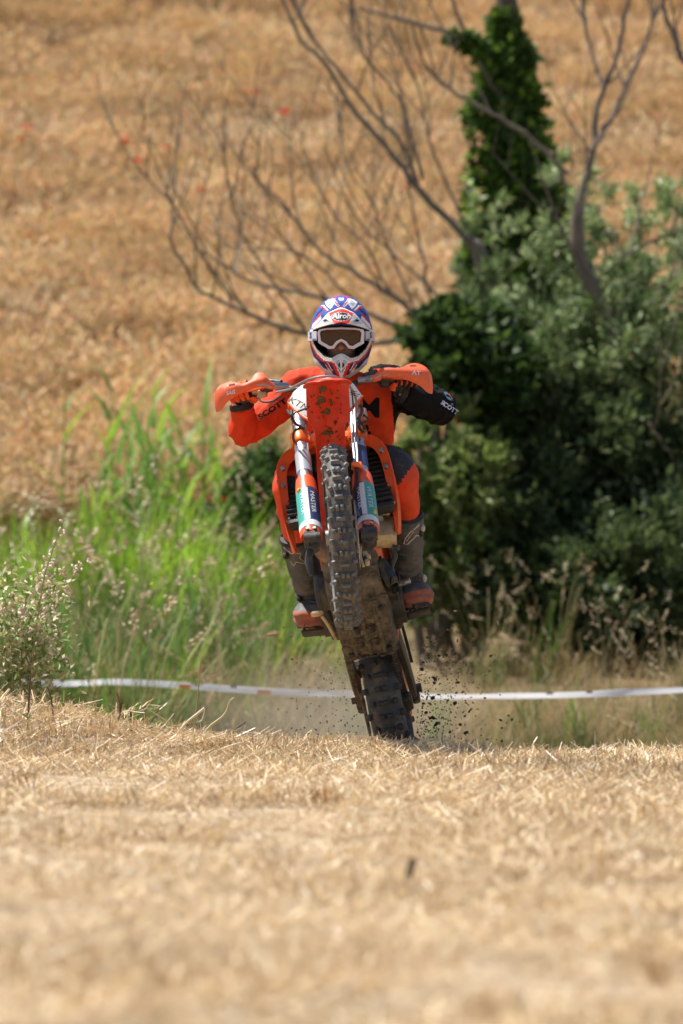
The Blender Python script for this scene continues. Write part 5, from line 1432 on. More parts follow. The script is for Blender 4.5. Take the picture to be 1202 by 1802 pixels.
for o, pts in ((bL[0], [(522, 1020, 21.83), (527, 1052, 21.85), (503, 978, 21.74)]), (bR[0], [(741, 938, 21.78), (743, 930, 21.78), (746, 1018, 21.86)])):
    for a, b_, Y in pts:
        q = MB(); q.ball(P(a, b_, Y - .01), (.012, .022, .016), 10, 8); build('buckle', q, m_cream if b_ in (930, 1018) else m_sole, o)

# gloves: palm, four curled fingers and a thumb closed round each grip
def glove(s, wr, el):
    mb = MB(); d = nrm(el - wr)
    us = [.288, .309, .330, .350]; ln = [1.0, 1.06, 1.0, .85]
    mb.tube(spline([wr + d * .025, BP(s, .318, -.030, -.052), BP(s, .318, .004, -.036), BP(s, .319, .030, -.014)], 8), [(.040, .040), (.039, .040), (.026, .040), (.022, .042), (.020, .042), (.018, .042), (.016, .040), (.013, .038)], 14, up=bframe(s, .318)[3])
    for u, l in zip(us, ln):
        mb.tube(spline([BP(s, u, .018, -.022), BP(s, u, .036, -.002), BP(s, u + .001, .031, .024 * l), BP(s, u + .002, .010, .036 * l), BP(s, u + .002, -.014, .033 * l), BP(s, u + .001, -.027, .018 * l), BP(s, u, -.026, .004)], 14), [.010, .0104, .0100, .0098, .0096, .0095, .0093, .0091, .0090, .0088, .0086, .0084, .008, .007], 10)
    mb.tube(spline([BP(s, .298, -.025, -.040), BP(s, .276, -.034, -.020), BP(s, .268, -.033, .006), BP(s, .276, -.026, .026)], 9), [.016, .0155, .015, .0135, .0125, .012, .011, .0105, .009], 10)
    v, f = remesh(mb, .0026, 1)
    fc = np.array([v[list(q)].mean(0) for q in f]); c, o, up, fw = bframe(s, .318)
    uu = (fc - c) @ o + .318; ww = (fc - c) @ fw; vv = (fc - c) @ up
    if s < 0: mi = np.where((uu < .283) & (vv > -.03), 1, 0) | np.where((ww < -.02) & (uu < .295), 1, 0)
    else:
        mi = np.ones(len(f), int)
        for e in (.2985, .3195, .340, .361): mi[(np.abs(uu - e) < .0035) & (ww > -.01)] = 0
        mi[(uu < .283) & (vv < -.012)] = 0
    near = np.linalg.norm(fc - wr, axis=1) < .040; mi = np.where(near, 1, mi); mi = np.where(near & (vnoise(fc * 40, 4) > .25), 2, mi)
    g = build('glove', (v, f, mi.tolist()), [m_glove, m_gloveb, m_gloveg], rider, smooth=180)
    q = MB(); q.lathe(wr + d * .004, nrm((d[0], d[1] * .25, d[2])), [(.036, -.012), (.043, -.012), (.0455, .0), (.0445, .010), (.036, .010)], 28); build('wrist_strap', q, m_gloveb, g)
    q = MB(); q.box(wr + np.array((s * -.028, -.026, -.002)), (.012, .006, .030), bev=.002); build('strap_tab', q, m_gloveb, g)
    return g
glove(-1, wrL, elL); glove(1, wrR, elR)

# ---- helmet
HS = 1.0 / 6.0 / FPX * 21.75            # one step of the enlarged study of the helmet, in metres
def hz(x, y): return ((x - 603.0) * HS, (588.0 - y) * HS)
hw = [(.172, .0), (.170, .020), (.162, .046), (.150, .063), (.138, .076), (.116, .093), (.094, .105), (.050, .119), (.010, .1235), (-.023, .119), (-.063, .108), (-.0956, .0985), (-.125, .066), (-.145, .034), (-.152, .008)]
hzv = np.array([q[0] for q in hw])[::-1]; hwv = np.array([q[1] for q in hw])[::-1]
def helmet_pt(z, a):
    """a: angle round the head, 0 = front; z: level"""
    w = np.interp(z, hzv, hwv)
    front = np.interp(z, [-.155, -.13, -.09, -.03, .03, .09, .14, .165, .173], [.150, .168, .172, .150, .135, .126, .090, .040, .0])
    back = np.interp(z, [-.155, -.13, -.09, -.03, .03, .09, .14, .165, .173], [-.06, .0, .105, .150, .165, .150, .100, .045, .0])
    ca, sa = cos(a), sin(a)
    x = w * np.sign(sa) * abs(sa) ** .85; yy = -front * np.sign(ca) * abs(ca) ** (.95) if ca > 0 else back * abs(ca) ** .9
    if z < -.09 and ca > 0: x = w * np.sign(sa) * abs(sa) ** 1.0
    return HEAD + np.array((x, yy, z))
zs = np.concatenate([np.linspace(.173, .16, 7), np.linspace(.157, -.15, 110)]); na = 150
G = np.array([[helmet_pt(z, -pi + 2 * pi * j / na) for j in range(na)] for z in zs])
v = G.reshape(-1, 3); f = [(i * na + j, (i + 1) * na + j, (i + 1) * na + (j + 1) % na, i * na + (j + 1) % na) for i in range(len(zs) - 1) for j in range(na)]
fc = v[np.array(f)].mean(1) - HEAD
def Z(poly): return [hz(*p) for p in poly]
def mir(poly): return [(-x, y) for x, y in poly]
PORT = Z([(300, 500), (330, 470), (450, 452), (603, 445), (756, 452), (876, 470), (906, 500), (908, 560), (900, 620), (862, 695), (785, 772), (712, 795), (655, 770), (603, 735), (551, 770), (494, 795), (421, 772), (344, 695), (306, 620), (298, 560)])
port = inpoly(fc[:, 0], fc[:, 2], PORT) & (fc[:, 1] < -.02)
bottom = (fc[:, 2] < -.095) & (fc[:, 1] > -.02)
WHT, BLU, RED, NAV, GRY, BEI, BLK = (.74, .74, .74), (.045, .10, .40), (.68, .035, .02), (.02, .035, .13), (.45, .46, .48), (.62, .57, .50), (.012, .012, .013)
def paint_shell(x, y, z):
    c = np.tile(np.array(WHT), (len(x), 1))
    ax_ = -np.abs(x)                     # both halves carry the mirrored design
    front = y < .03
    def put(poly, col, both=True, cond=None):
        k = inpoly(ax_, z, Z(poly)); 
        if cond is not None: k &= cond
        c[k] = col
    up = z > hz(0, 480)[1]
    c[up] = BLU
    put([(430, 190), (470, 165), (535, 150), (540, 200), (490, 275), (445, 230)], WHT)
    put([(455, 200), (500, 170), (515, 205), (480, 240)], GRY)
    put([(485, 160), (545, 124), (610, 118), (610, 132), (545, 152)], RED)
    put([(548, 130), (610, 124), (610, 260), (585, 240), (552, 170)], BLU)
    put([(575, 150), (610, 140), (610, 175), (580, 180)], WHT)
    put([(520, 175), (545, 172), (600, 262), (575, 258), (530, 215)], WHT); put([(526, 185), (542, 180), (592, 255), (574, 250)], RED)
    put([(385, 225), (420, 222), (470, 285), (440, 292)], WHT); put([(370, 232), (400, 228), (455, 290), (432, 292)], RED)
    put([(300, 420), (372, 318), (392, 322), (320, 430)], RED); put([(285, 470), (300, 425), (385, 340), (395, 375), (300, 470)], WHT)
    put([(470, 300), (540, 262), (560, 272), (500, 310)], NAV)
    put([(330, 330), (410, 250), (420, 262), (345, 345)], NAV)
    # lower jaw, from the outside in
    low = z < hz(0, 610)[1]
    c[low & (np.abs(x) > .0)] = WHT
    put([(255, 600), (300, 600), (330, 690), (400, 800), (520, 850), (610, 1000), (610, 1020), (500, 985), (400, 905), (300, 800)], WHT)
    put([(258, 600), (288, 600), (345, 740), (420, 815), (512, 840), (560, 900), (585, 1000), (560, 995), (505, 900), (420, 850), (330, 770)], RED)
    put([(268, 640), (282, 650), (345, 770), (430, 850), (470, 925), (415, 890), (310, 770)], NAV)
    put([(425, 822), (505, 858), (560, 975), (520, 965), (455, 880)], NAV)
    put([(440, 840), (500, 905), (520, 950), (480, 915)], RED); put([(450, 838), (470, 850), (515, 925), (505, 925)], WHT)
    put([(470, 930), (530, 968), (590, 1005), (540, 1000)], GRY)
    # beige rim round the port
    put([(280, 590), (308, 600), (350, 690), (425, 775), (495, 800), (552, 775), (603, 740), (610, 740), (610, 790), (560, 815), (505, 832), (425, 810), (335, 725), (285, 630)], BEI)
    put([(515, 830), (560, 800), (610, 745), (610, 1005), (598, 1000)], WHT); put([(540, 835), (575, 805), (588, 900), (570, 890)], GRY)
    put([(520, 842), (536, 850), (590, 985), (572, 980)], RED)
    for p in ([(570, 868), (588, 828), (597, 905), (584, 895)], [(565, 885), (598, 935), (598, 958), (568, 900)]): put(p, BLK)
    back_ = y > .05
    k = back_ & (z < .05); c[k] = NAV
    k = back_ & (z < .08) & (z > .04); c[k] = RED
    return c
keepf = ~(port | bottom)
cols = paint_shell(fc[:, 0], fc[:, 1], fc[:, 2])[keepf]; fk = [q for q, k in zip(f, keepf) if k]
m_hel = mat('helmet_paint', (1, 1, 1), .62, attr='paint', coat=.0, spec=.18, dirt=((.45, .40, .34), .66, .86, 45))
helmet = build('helmet', (v, fk, [0] * len(fk)), m_hel, rider, smooth=60); face_colors(helmet.data, cols)
# liner: dark inner shell seen through the port
Gi = HEAD + (v - HEAD) * .93
lin = build('liner', (Gi, fk, [0] * len(fk)), m_gloveb, helmet, smooth=180)
# port edge joining shell and liner
edges = {}
for q in fk:
    for a, b_ in zip(q, q[1:] + q[:1]):
        edges[(a, b_)] = 1
rim = [(a, b_) for (a, b_) in edges if (b_, a) not in edges]
q = MB(); nV = len(v); q.add(np.concatenate([v, Gi]), [(a, b_, b_ + nV, a + nV) for a, b_ in rim]); build('port_rim', q, m_gloveb, helmet)
# peak
rows = []; NS, NR = 61, 34
def peak_pt(s, t):
    """s across -1..1, t 0 at the shell to 1 at the lip, over 1 the underside"""
    x = .112 * s * (1 - .06 * min(t, 1))
    z0 = .118 - .078 * abs(s) ** 1.5; z1 = .0545 - .018 * s * s + .006 * (1 - abs(s)) ** 3
    y0 = -.112 + .075 * s * s; y1 = -.205 + .115 * abs(s) ** 2.3
    z = z0 + (z1 - z0) * (t ** 1.25); yy = y0 + (y1 - y0) * t
    z += .010 * (1 - abs(s) ** 2) * sin(pi * t) + .006 * np.exp(-((abs(s) - .42) / .12) ** 2) * sin(pi * min(t, 1))
    return HEAD + np.array((x, yy, z))
PG = np.array([[peak_pt(s, t) for s in np.linspace(-1, 1, NS)] for t in np.linspace(0, 1, NR)])
mb = MB(); mb.sheet(PG, .004); v_, f_, mi_ = mb.arrays(); fcp = np.array([v_[list(q)].mean(0) for q in f_]) - HEAD
def paint_peak(x, y, z):
    c = np.tile(np.array((.66, .64, .61)), (len(x), 1)); a = -np.abs(x)
    def put(poly, col): c[inpoly(a, z, Z(poly))] = col
    put([(300, 420), (385, 350), (470, 300), (560, 270), (610, 255), (610, 300), (500, 330), (400, 360), (350, 440), (290, 480)], WHT)
    put([(288, 470), (330, 400), (392, 352), (402, 380), (340, 440), (300, 478)], RED)
    put([(395, 345), (470, 350), (515, 420), (520, 440), (400, 435), (370, 430)], GRY); put([(410, 340), (455, 345), (500, 400), (470, 400)], WHT)
    put([(412, 392), (440, 380), (472, 408), (420, 412)], BLK)
    put([(470, 318), (560, 280), (610, 270), (610, 430), (525, 432), (505, 400)], RED)
    e = ((x) / (108 * HS)) ** 2 + ((z - hz(0, 358)[1]) / (48 * HS)) ** 2; c[e < 1] = GRY; c[e < .8] = (.03, .03, .032)
    put([(590, 455), (603, 436), (610, 436), (610, 458)], BLK)
    under = z < (.051 - .018 * (x / .11) ** 2); c[under] = (.5, .47, .43)
    return c
pk = build('peak', mb, m_hel, helmet, smooth=60); face_colors(pk.data, paint_peak(fcp[:, 0], fcp[:, 1], fcp[:, 2]))
ptree = tree_of(v_, f_)
v2, f2 = text_mesh('Airoh', .030, shear=.12, offset=.0006)
decal('peak_lettering', v2 * np.array((1.0, .95, 1)), f2, HEAD + np.array((0, -.3, hz(0, 352)[1])), (1, 0, 0), (0, 0, 1), ptree, m_wprint, helmet, (0, 1, 0), .0012)
# chin vent ridge
# goggles
def gy(x): return -.150 + 3.4 * x * x
OUT = Z([(352, 520), (368, 490), (450, 476), (603, 470), (756, 476), (838, 490), (850, 520), (844, 636), (735, 697), (680, 690), (640, 640), (603, 616), (566, 640), (524, 693), (470, 697), (360, 630)])
INN = Z([(377, 525), (392, 502), (460, 493), (603, 489), (746, 493), (802, 502), (816, 528), (806, 618), (724, 667), (690, 660), (655, 615), (603, 590), (551, 615), (514, 662), (482, 667), (390, 612)])
def dens(poly, k=4): 
    p = np.array(poly); r_ = []
    for i in range(len(p)):
        for t in range(k): r_.append(p[i] + (p[(i + 1) % len(p)] - p[i]) * t / k)
    return np.array(r_)
o2, i2 = dens(OUT), dens(INN); n = len(o2)
def g3(p, dy): return np.array([HEAD + np.array((x, gy(x) + dy, z)) for x, z in p])
mb = MB(); mid = (o2 + i2) / 2
mb.loft(np.array([g3(o2, .020), g3(o2, .002), g3(o2 * .985 + mid * .015, -.002), g3(i2, -.003), g3(i2, .004)]), caps=False)
m_gfr = mat('goggle_frame', (.66, .65, .69), .35, dirt=((.4, .34, .28), .6, .8, 60))
gog = build('goggles', mb, m_gfr, rider, smooth=35)
cx = np.array([(x, z) for x, z in i2]); cen = np.array((0, hz(0, 560)[1])); rings = [cen + (i2 - cen) * k for k in (1, .75, .5, .25, .02)]
mb = MB(); 
L3 = np.array([g3(r_, .002) for r_ in rings]); mb.loft(L3, caps=False)
m_lens = mat('goggle_lens', (.085, .036, .012), .05, .35, spec=.5); build('lens', mb, m_lens, gog, smooth=180)
mb = MB()
for s in (-1, 1):
    g = []
    for x, yy in [(s * .094, gy(.094) + .006), (s * .1015, -.095)] + [(s * (.1245 * math.sqrt(max(0, 1 - min(1, (-q_ / .139) ** 2 if q_ < 0 else (q_ / .163) ** 2))) ** .88 + .0025), q_) for q_ in (-.07, -.03, .02, .07, .12, .150)] + [(0, .168)]:
        g.append([HEAD + np.array((x, yy, z)) for z in (hz(0, 500 + 5)[1], hz(0, 535)[1], hz(0, 570)[1], hz(0, 605)[1])])
    g = spline(np.array(g).reshape(9, -1), 40).reshape(40, 4, 3); mb = MB(); mb.sheet(g, .003); st = build('strap', mb, mat('goggle_strap', (.55, .55, .66), .7), gog)
    v_, f_, _ = mb.arrays(); tr = tree_of(v_, f_)
    for z0, z1 in ((592, 603), (584, 588)):
        q = MB(); xs_ = np.linspace(300, 345, 5) if s < 0 else np.linspace(861, 906, 5)
        pr = project([HEAD + np.array((hz(x, 0)[0], -.2, hz(0, z0)[1])) for x in xs_] + [HEAD + np.array((hz(x, 0)[0], -.2, hz(0, z1)[1])) for x in xs_], tr, (0, 1, 0), .0012, .3, .8)
        q.add(pr, [(i, i + 1, 5 + i + 1, 5 + i) for i in range(4)]); build('strap_stripe', q, m_bprint, gog, smooth=None)
    v2, f2 = text_mesh('S', .030, offset=.0012)
    decal('strap_lettering', v2 * np.array((.55, 1, 1)), f2, HEAD + np.array((hz(281 if s < 0 else 915, 0)[0], -.3, hz(0, 545)[1])), (1, 0, 0), (0, 0, 1), tr, m_bprint, gog, (0, 1, 0), .0012)

# ---------------------------------------------------------------- course tape
m_tape = mat('course_tape', (.86, .88, .92), .35, transl=.45, spec=.5); m_tapeo = mat('tape_orange', (.70, .24, .08), .4, transl=.3); m_taped = mat('tape_grey', (.20, .21, .25), .4)
tp = [(-600, 1180, 30.4), (-160, 1196, 29.6), (-60, 1200, 29.4), (40, 1200, 29.3), (120, 1203, 29.2), (200, 1200, 29.2), (290, 1204, 29.1), (400, 1212, 29.0), (520, 1219, 29.0), (640, 1222, 28.9), (760, 1226, 28.9), (880, 1225, 28.8), (1000, 1223, 28.8), (1110, 1218, 28.7), (1202, 1214, 28.6), (1330, 1207, 28.5), (1800, 1190, 28.0)]
c = spline([P(*q) for q in tp], 160); mb = MB(); v = []
rt = np.random.default_rng(3); tw = np.cumsum(rt.normal(0, .09, 160)) * .6 + np.sin(np.linspace(0, 16, 160)) * .5
for p, t in zip(c, tw):
    d = np.array((0, sin(t), cos(t))); v += [p + d * .017, p + d * .006 + np.array((0, .002, 0)), p - d * .007, p - d * .017]
f = [(4 * i + j, 4 * i + j + 1, 4 * i + 5 + j, 4 * i + 4 + j) for i in range(159) for j in range(3)]
mi = []
for i in range(159):
    k = i % 26
    for j in range(3): mi.append(1 if i in (62, 63, 74, 75) and j else (2 if k in (12, 18) and j == 0 else 0))
tape = top('course_tape', (np.array(v), f, mi), [m_tape, m_tapeo, m_taped], 'white plastic course tape stretched low across the bank behind the motorcycle', 'tape', c[0], smooth=180)

# ---------------------------------------------------------------- clods and chaff thrown up by the rear wheel
m_clod = mat('dry_clod', (.12, .088, .062), .95, var=.4, scale=50, bump=.8, bscale=140, spec=.1)
m_chip = mat('pale_chip', (.50, .40, .28), .8)
clods = [(739,1043,7),(752,1122,8),(774,1122,7),(773,1154,9),(801,1149,7),(864,1154,9),(755,1158,6),(745,1165,8),(743,1178,10),(765,1194,14),(764,1202,9),(805,1201,12),(806,1184,4),(794,1186,5),(762,1228,13),(803,1219,7),(801,1237,11),(813,1219,5),(752,1226,6),(745,1238,9),(788,1232,6),(820,1237,7),(826,1252,8),(818,1260,7),(750,1254,9),(762,1263,13),(757,1264,9),(745,1270,8),(768,1274,11),(765,1277,7),(810,1275,9),(820,1289,12),(792,1288,8),(881,1267,9),(895,1259,7),(901,1266,8),(837,1260,4),(883,1281,7),(847,1283,4),(858,1301,6),(883,1304,7),(766,1287,6),(735,1289,7),(736,1302,8),(745,1298,5),(773,1260,4),(783,1244,4),(781,1265,5),(740,1213,5),(754,1216,6),(770,1222,4),(829,1227,5),(853,1228,6),(880,1223,5),(742,1225,5),(786,1211,3),(741,1136,4),(747,1136,4),(765,1132,4),(727,1144,4),(790,1102,4),(861,1181,6),(842,1154,4),(749,1288,4),(757,1298,4),(762,1250,5),(514,1160,7),(519,1182,4),(497,1180,3),(560,1292,5),(594,1166,3),(467,1262,3),(547,1238,4),(778,1301,6),(800,1297,5),(820,1303,6),(838,1302,4)]
rc = np.random.default_rng(12); shapes = []
for k in range(8):
    q = MB(); q.ball((0, 0, 0), (1, rc.uniform(.6, .9), rc.uniform(.5, .8)), 9, 7); v_, f_, _ = q.arrays(); v_ = v_ * (1 + .35 * vnoise(v_ * 1.7, k) + .2 * vnoise(v_ * 4, k + 20))[:, None]
    shapes.append(mesh_from('mud_clod', v_, f_, m_clod, None, 180))
SEEN = {0: 'dark clod beside the raised red boot toe'}
for i, (px, py, d) in enumerate(clods):
    Y = rc.uniform(21.75, 22.5); o = bpy.data.objects.new('mud_clod', shapes[i % 8]); COL.objects.link(o)
    o.location = tuple(P(px, py, Y)); s = d * .38 / FPX * Y; o.scale = (s, s, s); o.rotation_euler = tuple(rc.uniform(-.7, .7, 3))
    left = px < 640
    size = 'large dark clod' if d >= 11 else ('dark clod' if d >= 7 else 'tiny dark crumb')
    lev = 'high above the tape' if py < 1172 else ('just above the tape' if py < 1213 else ('in front of the tape' if py < 1236 else ('below the tape' if py < 1272 else 'close over the straw')))
    near = 'left of the rear wheel' if left else ('right beside the rear wheel' if px < 752 else ('a little right of the rear wheel' if px < 775 else ('well right of the rear wheel' if px < 830 else 'far out right of the rear wheel')))
    tag(o, '%s flying %s, %s' % (size, lev, near), 'clod', 'clods thrown up by the rear wheel')
rf = np.random.default_rng(44); q = MB(); ico = shapes[0]
iv = np.array([x.co[:] for x in ico.vertices]); fi = [tuple(p.vertices) for p in ico.polygons]
q = MB(); tv = np.array([(1, 1, 1), (-1, -1, 1), (-1, 1, -1), (1, -1, -1)]) * .6; tf = [(0, 1, 2), (0, 3, 1), (0, 2, 3), (1, 3, 2)]
for i in range(1000):
    a = abs(rf.normal(0, 1)); px = 733 + a * 60 if rf.random() < .72 else 640 - abs(rf.normal(0, 70)); py = 1302 - abs(rf.normal(0, 90)) * (1 + a * .3)
    Y = rf.uniform(21.8, 22.7); s = rf.uniform(.4, 2.3) / FPX * Y
    q.add(tv * s * rf.uniform(.6, 1.4, (4, 3)) + P(px, py, Y), tf)
o = top('dirt_spray', q, m_clod, 'fine spray of dirt crumbs thrown up around the rear wheel', 'dirt', P(733, 1300, 22.2), smooth=None); o['kind'] = 'stuff'
chips = [(797, 1174, 28, 4, 2), (852, 1186, 10, 3, 20), (831, 1195, 8, 4, -30), (762, 1161, 4, 3, 60), (788, 1108, 3, 3, 0), (750, 1136, 4, 4, 10), (801, 1075, 6, 4, 0), (832, 1088, 7, 5, 20), (876, 1096, 3, 10, 10), (480, 1117, 26, 4, 6), (537, 1160, 8, 2, -40), (513, 1117, 4, 2, 0)]
CH = ['', 'small bent pale chip flying above the tape far right of the rear wheel', 'small orange chip flying just above the tape right of the wheel', 'tiny pale chip close to the chain side of the rear wheel', 'pale speck flying level with the lower edge of the raised boot', 'round pale speck flying right beside the swingarm', 'pale chip flying beside the raised boot, upper one', 'pale chip flying beside the raised boot, lower one', '', '', 'thin pale chip flying above the tape left of the rear wheel', 'tiny chip flying left of the lower boot']
for i, (px, py, w, h, a) in enumerate(chips):
    Y = rc.uniform(21.7, 22.3); p = P(px, py, Y); w_, h_ = w / FPX * Y / 2, h / FPX * Y / 2; a = radians(a); ux = np.array((cos(a), .3, sin(a))); uz = np.array((-sin(a), 0, cos(a)))
    q = MB(); q.tube([p - ux * w_, p - ux * w_ * .4, p + ux * w_ * .5, p + ux * w_], [h_ * .3, h_, h_ * .8, h_ * .2], 6, flat=(1, .5))
    lab = {0: 'long pale straw flying to the right of the rear wheel', 9: 'orange brown grass seed flying left of the lower boot', 8: 'upright pale fleck flying highest right of the rear wheel'}.get(i, CH[i])
    top('straw_chip', q, m_chip if i != 9 else mat('seed_husk', (.55, .28, .12), .7), lab, 'chaff', p, group='chips of chaff in the air')

# ---------------------------------------------------------------- single plants on the crest
m_stalk = mat('dry_stalk', (.46, .32, .15), .6); m_stalkd = mat('dark_stalk', (.10, .065, .04), .8); m_pale = mat('pale_straw', (.74, .62, .44), .5); m_gst = mat('green_stalk', (.26, .30, .10), .6)
def stalk(name, label, cat, pts, r0, r1, mt, extra=None, group=None):
    p = [P(*q) for q in pts]; b0 = p[0].copy(); g = gz(b0[0], b0[1]); p[0] = np.array((b0[0], b0[1], min(b0[2], g - .005)))
    mb = MB(); c = spline(p, 14); mb.tube(c, np.linspace(r0, r1, 14), 6)
    if extra is None:
        return top(name, mb, mt, label, cat, p[0], group)
    o = thing(name, label, cat, loc=p[0], group=group); build('stem', mb, mt, o)
    for nm, (pp, ra, m2) in extra:
        q = MB(); q.tube(spline([P(*a) for a in pp], 10), np.interp(np.linspace(0, 1, 10), np.linspace(0, 1, len(ra)), ra), 7); build(nm, q, m2, o)
    return o
stalk('grass_stalk', 'tall single dry grass stalk with a slim seed head on the crest', 'grass stalk', [(334, 1296, 21.2), (343, 1270, 21.2), (349, 1215, 21.2), (351, 1190, 21.2)], .0035, .002, m_gst,
      [('seed_head', ([(350, 1200, 21.2), (351, 1180, 21.2), (354, 1152, 21.2)], [.002, .006, .001], m_stalk)), ('leaf', ([(340, 1285, 21.2), (346, 1262, 21.2), (352, 1245, 21.2)], [.003, .004, .001], m_stalk)), ('leaf', ([(343, 1270, 21.2), (355, 1268, 21.2), (361, 1247, 21.2)], [.003, .003, .001], m_pale))])
stalk('grass_stalk', 'long bent straw blade arching up to the right on the crest', 'grass stalk', [(353, 1298, 21.1), (366, 1282, 21.1), (395, 1258, 21.1), (404, 1235, 21.1), (412, 1228, 21.1)], .006, .002, mat('olive_straw', (.50, .43, .22), .55))
stalk('grass_stalk', 'thick pale broken straw leaning over the crest', 'grass stalk', [(300, 1290, 21.0), (325, 1275, 21.0), (345, 1258, 21.0), (360, 1246, 21.0)], .004, .0045, m_pale)
stalk('dry_stem', 'dark upright dead stem at the left crest', 'stem', [(50, 1250, 20.9), (51, 1225, 20.9), (53, 1190, 20.9)], .0045, .003, m_stalkd)
stalk('dry_stem', 'dark slanting dead stem beside the upright one', 'stem', [(97, 1250, 20.9), (90, 1230, 20.9), (83, 1208, 20.9)], .004, .002, m_stalkd)
stalk('dry_stem', 'short brown stem pair left of the tall grass stalk', 'stem', [(212, 1268, 21.0), (210, 1240, 21.0), (206, 1220, 21.0)], .005, .003, mat('brown_stalk', (.22, .12, .06), .8),
      [('side_stem', ([(211, 1258, 21.0), (214, 1236, 21.0)], [.004, .003], m_stalkd))])
stalk('dry_stem', 'stubby dark stem stump on the crest', 'stem', [(232, 1272, 21.0), (230, 1252, 21.0)], .005, .004, m_stalkd)
stalk('dry_stem', 'dark twig leaning right behind the arching straw', 'stem', [(392, 1300, 21.2), (410, 1288, 21.2), (433, 1270, 21.2)], .004, .002, m_stalkd)
stalk('dry_stem', 'blurred dark twig standing in the near straw', 'stem', [(690, 1610, 13.0), (712, 1565, 13.0), (727, 1512, 13.0)], .007, .009, m_stalkd)
stalk('green_sprig', 'tiny green sprig in the straw at the left', 'sprig', [(48, 1275, 20.4), (48, 1262, 20.4), (46, 1255, 20.4)], .003, .002, m_gst, [('leaf', ([(48, 1266, 20.4), (55, 1258, 20.4)], [.003, .004], m_gst)), ('leaf', ([(47, 1262, 20.4), (40, 1256, 20.4)], [.003, .004], m_gst))])
for i, (px, py, d, Y, lab) in enumerate([(1130, 1343, 12, 20.3, 'small dark clod lying on the straw at the right'), (303, 1404, 16, 17.5, 'dark clod lying in the straw left of centre'), (320, 1340, 34, 19.5, 'flat dark patch of bare earth in the straw')]):
    p = P(px, py, Y); p[2] = gz(p[0], p[1]) + .01; s = d * .5 / FPX * Y
    q = MB(); q.ball((0, 0, 0), (1, .8, .7 if i < 2 else .25), 11, 8); v_, f_, _ = q.arrays(); v_ = v_ * (1 + .3 * vnoise(v_ * 2.1, 40 + i))[:, None] * s + p
    top('earth_clod', (v_, f_, [0] * len(f_)), m_clod, lab, 'clod', p - np.array((0, 0, .01)))
# swath of white broken straw along the crest at the right
q = Tuft(); rs = np.random.default_rng(77)
for i in range(190):
    px = rs.uniform(1030, 1290); Y = rs.uniform(20.9, 21.3); p = P(px, 1310, Y); p[2] = gz(p[0], p[1]) + rs.uniform(0, .012)
    q.blade(p, rs.uniform(0, 6.3), rs.uniform(.5, 1.45), rs.uniform(.03, .10), rs.uniform(.004, .008), 3, rs.uniform(-.3, .8), 0, (1, 1, 1), .6, face=rs.uniform(0, 6.3))
o = top('straw_swath', (np.concatenate(q.v), q.f, q.mi), m_pale, 'swath of whitish broken straw along the crest at the right', 'straw', P(1120, 1312, 21.1), smooth=None); o['kind'] = 'stuff'

# tufts of darker dry grass standing in the straw
m_tuft = mat('brown_tuft', (.50, .30, .13), .6, transl=.2)
for i, (px, py, Y, h, lab) in enumerate([(565, 1400, 16.8, .10, 'brown tuft of dry grass in the straw below the front wheel'), (35, 1372, 17.6, .12, 'feathery dry tuft in the straw at the left edge'), (850, 1760, 9.6, .07, 'blurred brown tuft in the nearest straw at the right'), (1150, 1690, 10.4, .07, 'blurred tuft near the lower right corner'), (790, 1345, 19.4, .07, 'small dry tuft in the straw right of the rear wheel')]):
    q = Tuft(); b0 = P(px, py, Y); b0[2] = gz(b0[0], b0[1]); rs = np.random.default_rng(200 + i)
    for k in range(46): q.blade(b0 + np.array((rs.normal(0, .022), rs.normal(0, .02), -.003)), rs.uniform(0, 6.3), rs.uniform(0, .6), h * rs.uniform(.5, 1.1), rs.uniform(.003, .006), 3, rs.uniform(0, .9), 0, (1, 1, 1), .4, face=rs.uniform(0, 6.3))
    top('grass_tuft', (np.concatenate(q.v), q.f, q.mi), m_tuft, lab, 'grass tuft', b0, smooth=None)

# ---------------------------------------------------------------- wild oat plant at the left
m_oat = mat('oat_husk', (.86, .74, .55), .5, transl=.25); m_oatg = mat('oat_leaf', (.09, .19, .05), .5, transl=.3); m_oats = mat('oat_stem', (.30, .26, .12), .6)
b0 = P(20, 1240, 22.9); b0[2] = gz(b0[0], b0[1])
oat = thing('wild_oat_plant', 'bushy wild plant with pale hanging seed husks at the left edge', 'plant', loc=b0)
ro = np.random.default_rng(31)
heads = [((150, 985), (60, 1090)), ((113, 915), (70, 1060)), ((90, 985), (50, 1090)), ((65, 1020), (30, 1120)), ((120, 1035), (60, 1110)), ((30, 1030), (10, 1130)), ((95, 1120), (40, 1170)), ((5, 1010), (-20, 1120)), ((75, 1150), (40, 1195)), ((-40, 1010), (-60, 1120)), ((30, 1160), (10, 1200)), ((85, 1075), (40, 1150)), ((10, 1060), (-10, 1140)), ((45, 1065), (20, 1150)), ((-30, 1090), (-40, 1150)), ((110, 1000), (60, 1090)), ((-70, 1050), (-80, 1150))]
for (tx, ty), (mx, my) in heads:
    Y = 22.9 + ro.uniform(-.25, .25); tip = P(tx, ty, Y); mid = P(mx, my, Y)
    c = spline([b0 + ro.normal(0, .03, 3) * np.array((1, 1, 0)), mid, (mid * .45 + tip * .55) + np.array((0, 0, .03)), tip], 16)
    mb = MB(); mb.tube(c, np.linspace(.003, .0012, 16), 5); st = build('stem', mb, m_oats, oat)
    t = Tuft()
    for k in range(22):
        i = ro.uniform(7, 15); a = int(i); p = c[a] + (c[min(a + 1, 15)] - c[a]) * (i - a) + ro.normal(0, .012, 3)
        t.spindle(p, np.array((ro.normal(.2, .5), ro.normal(0, .5), -.6)), ro.uniform(.018, .032), ro.uniform(.0045, .007), seg=5)
    o = build('seed_head', (np.concatenate(t.v), t.f, t.mi), m_oat, oat, smooth=180)
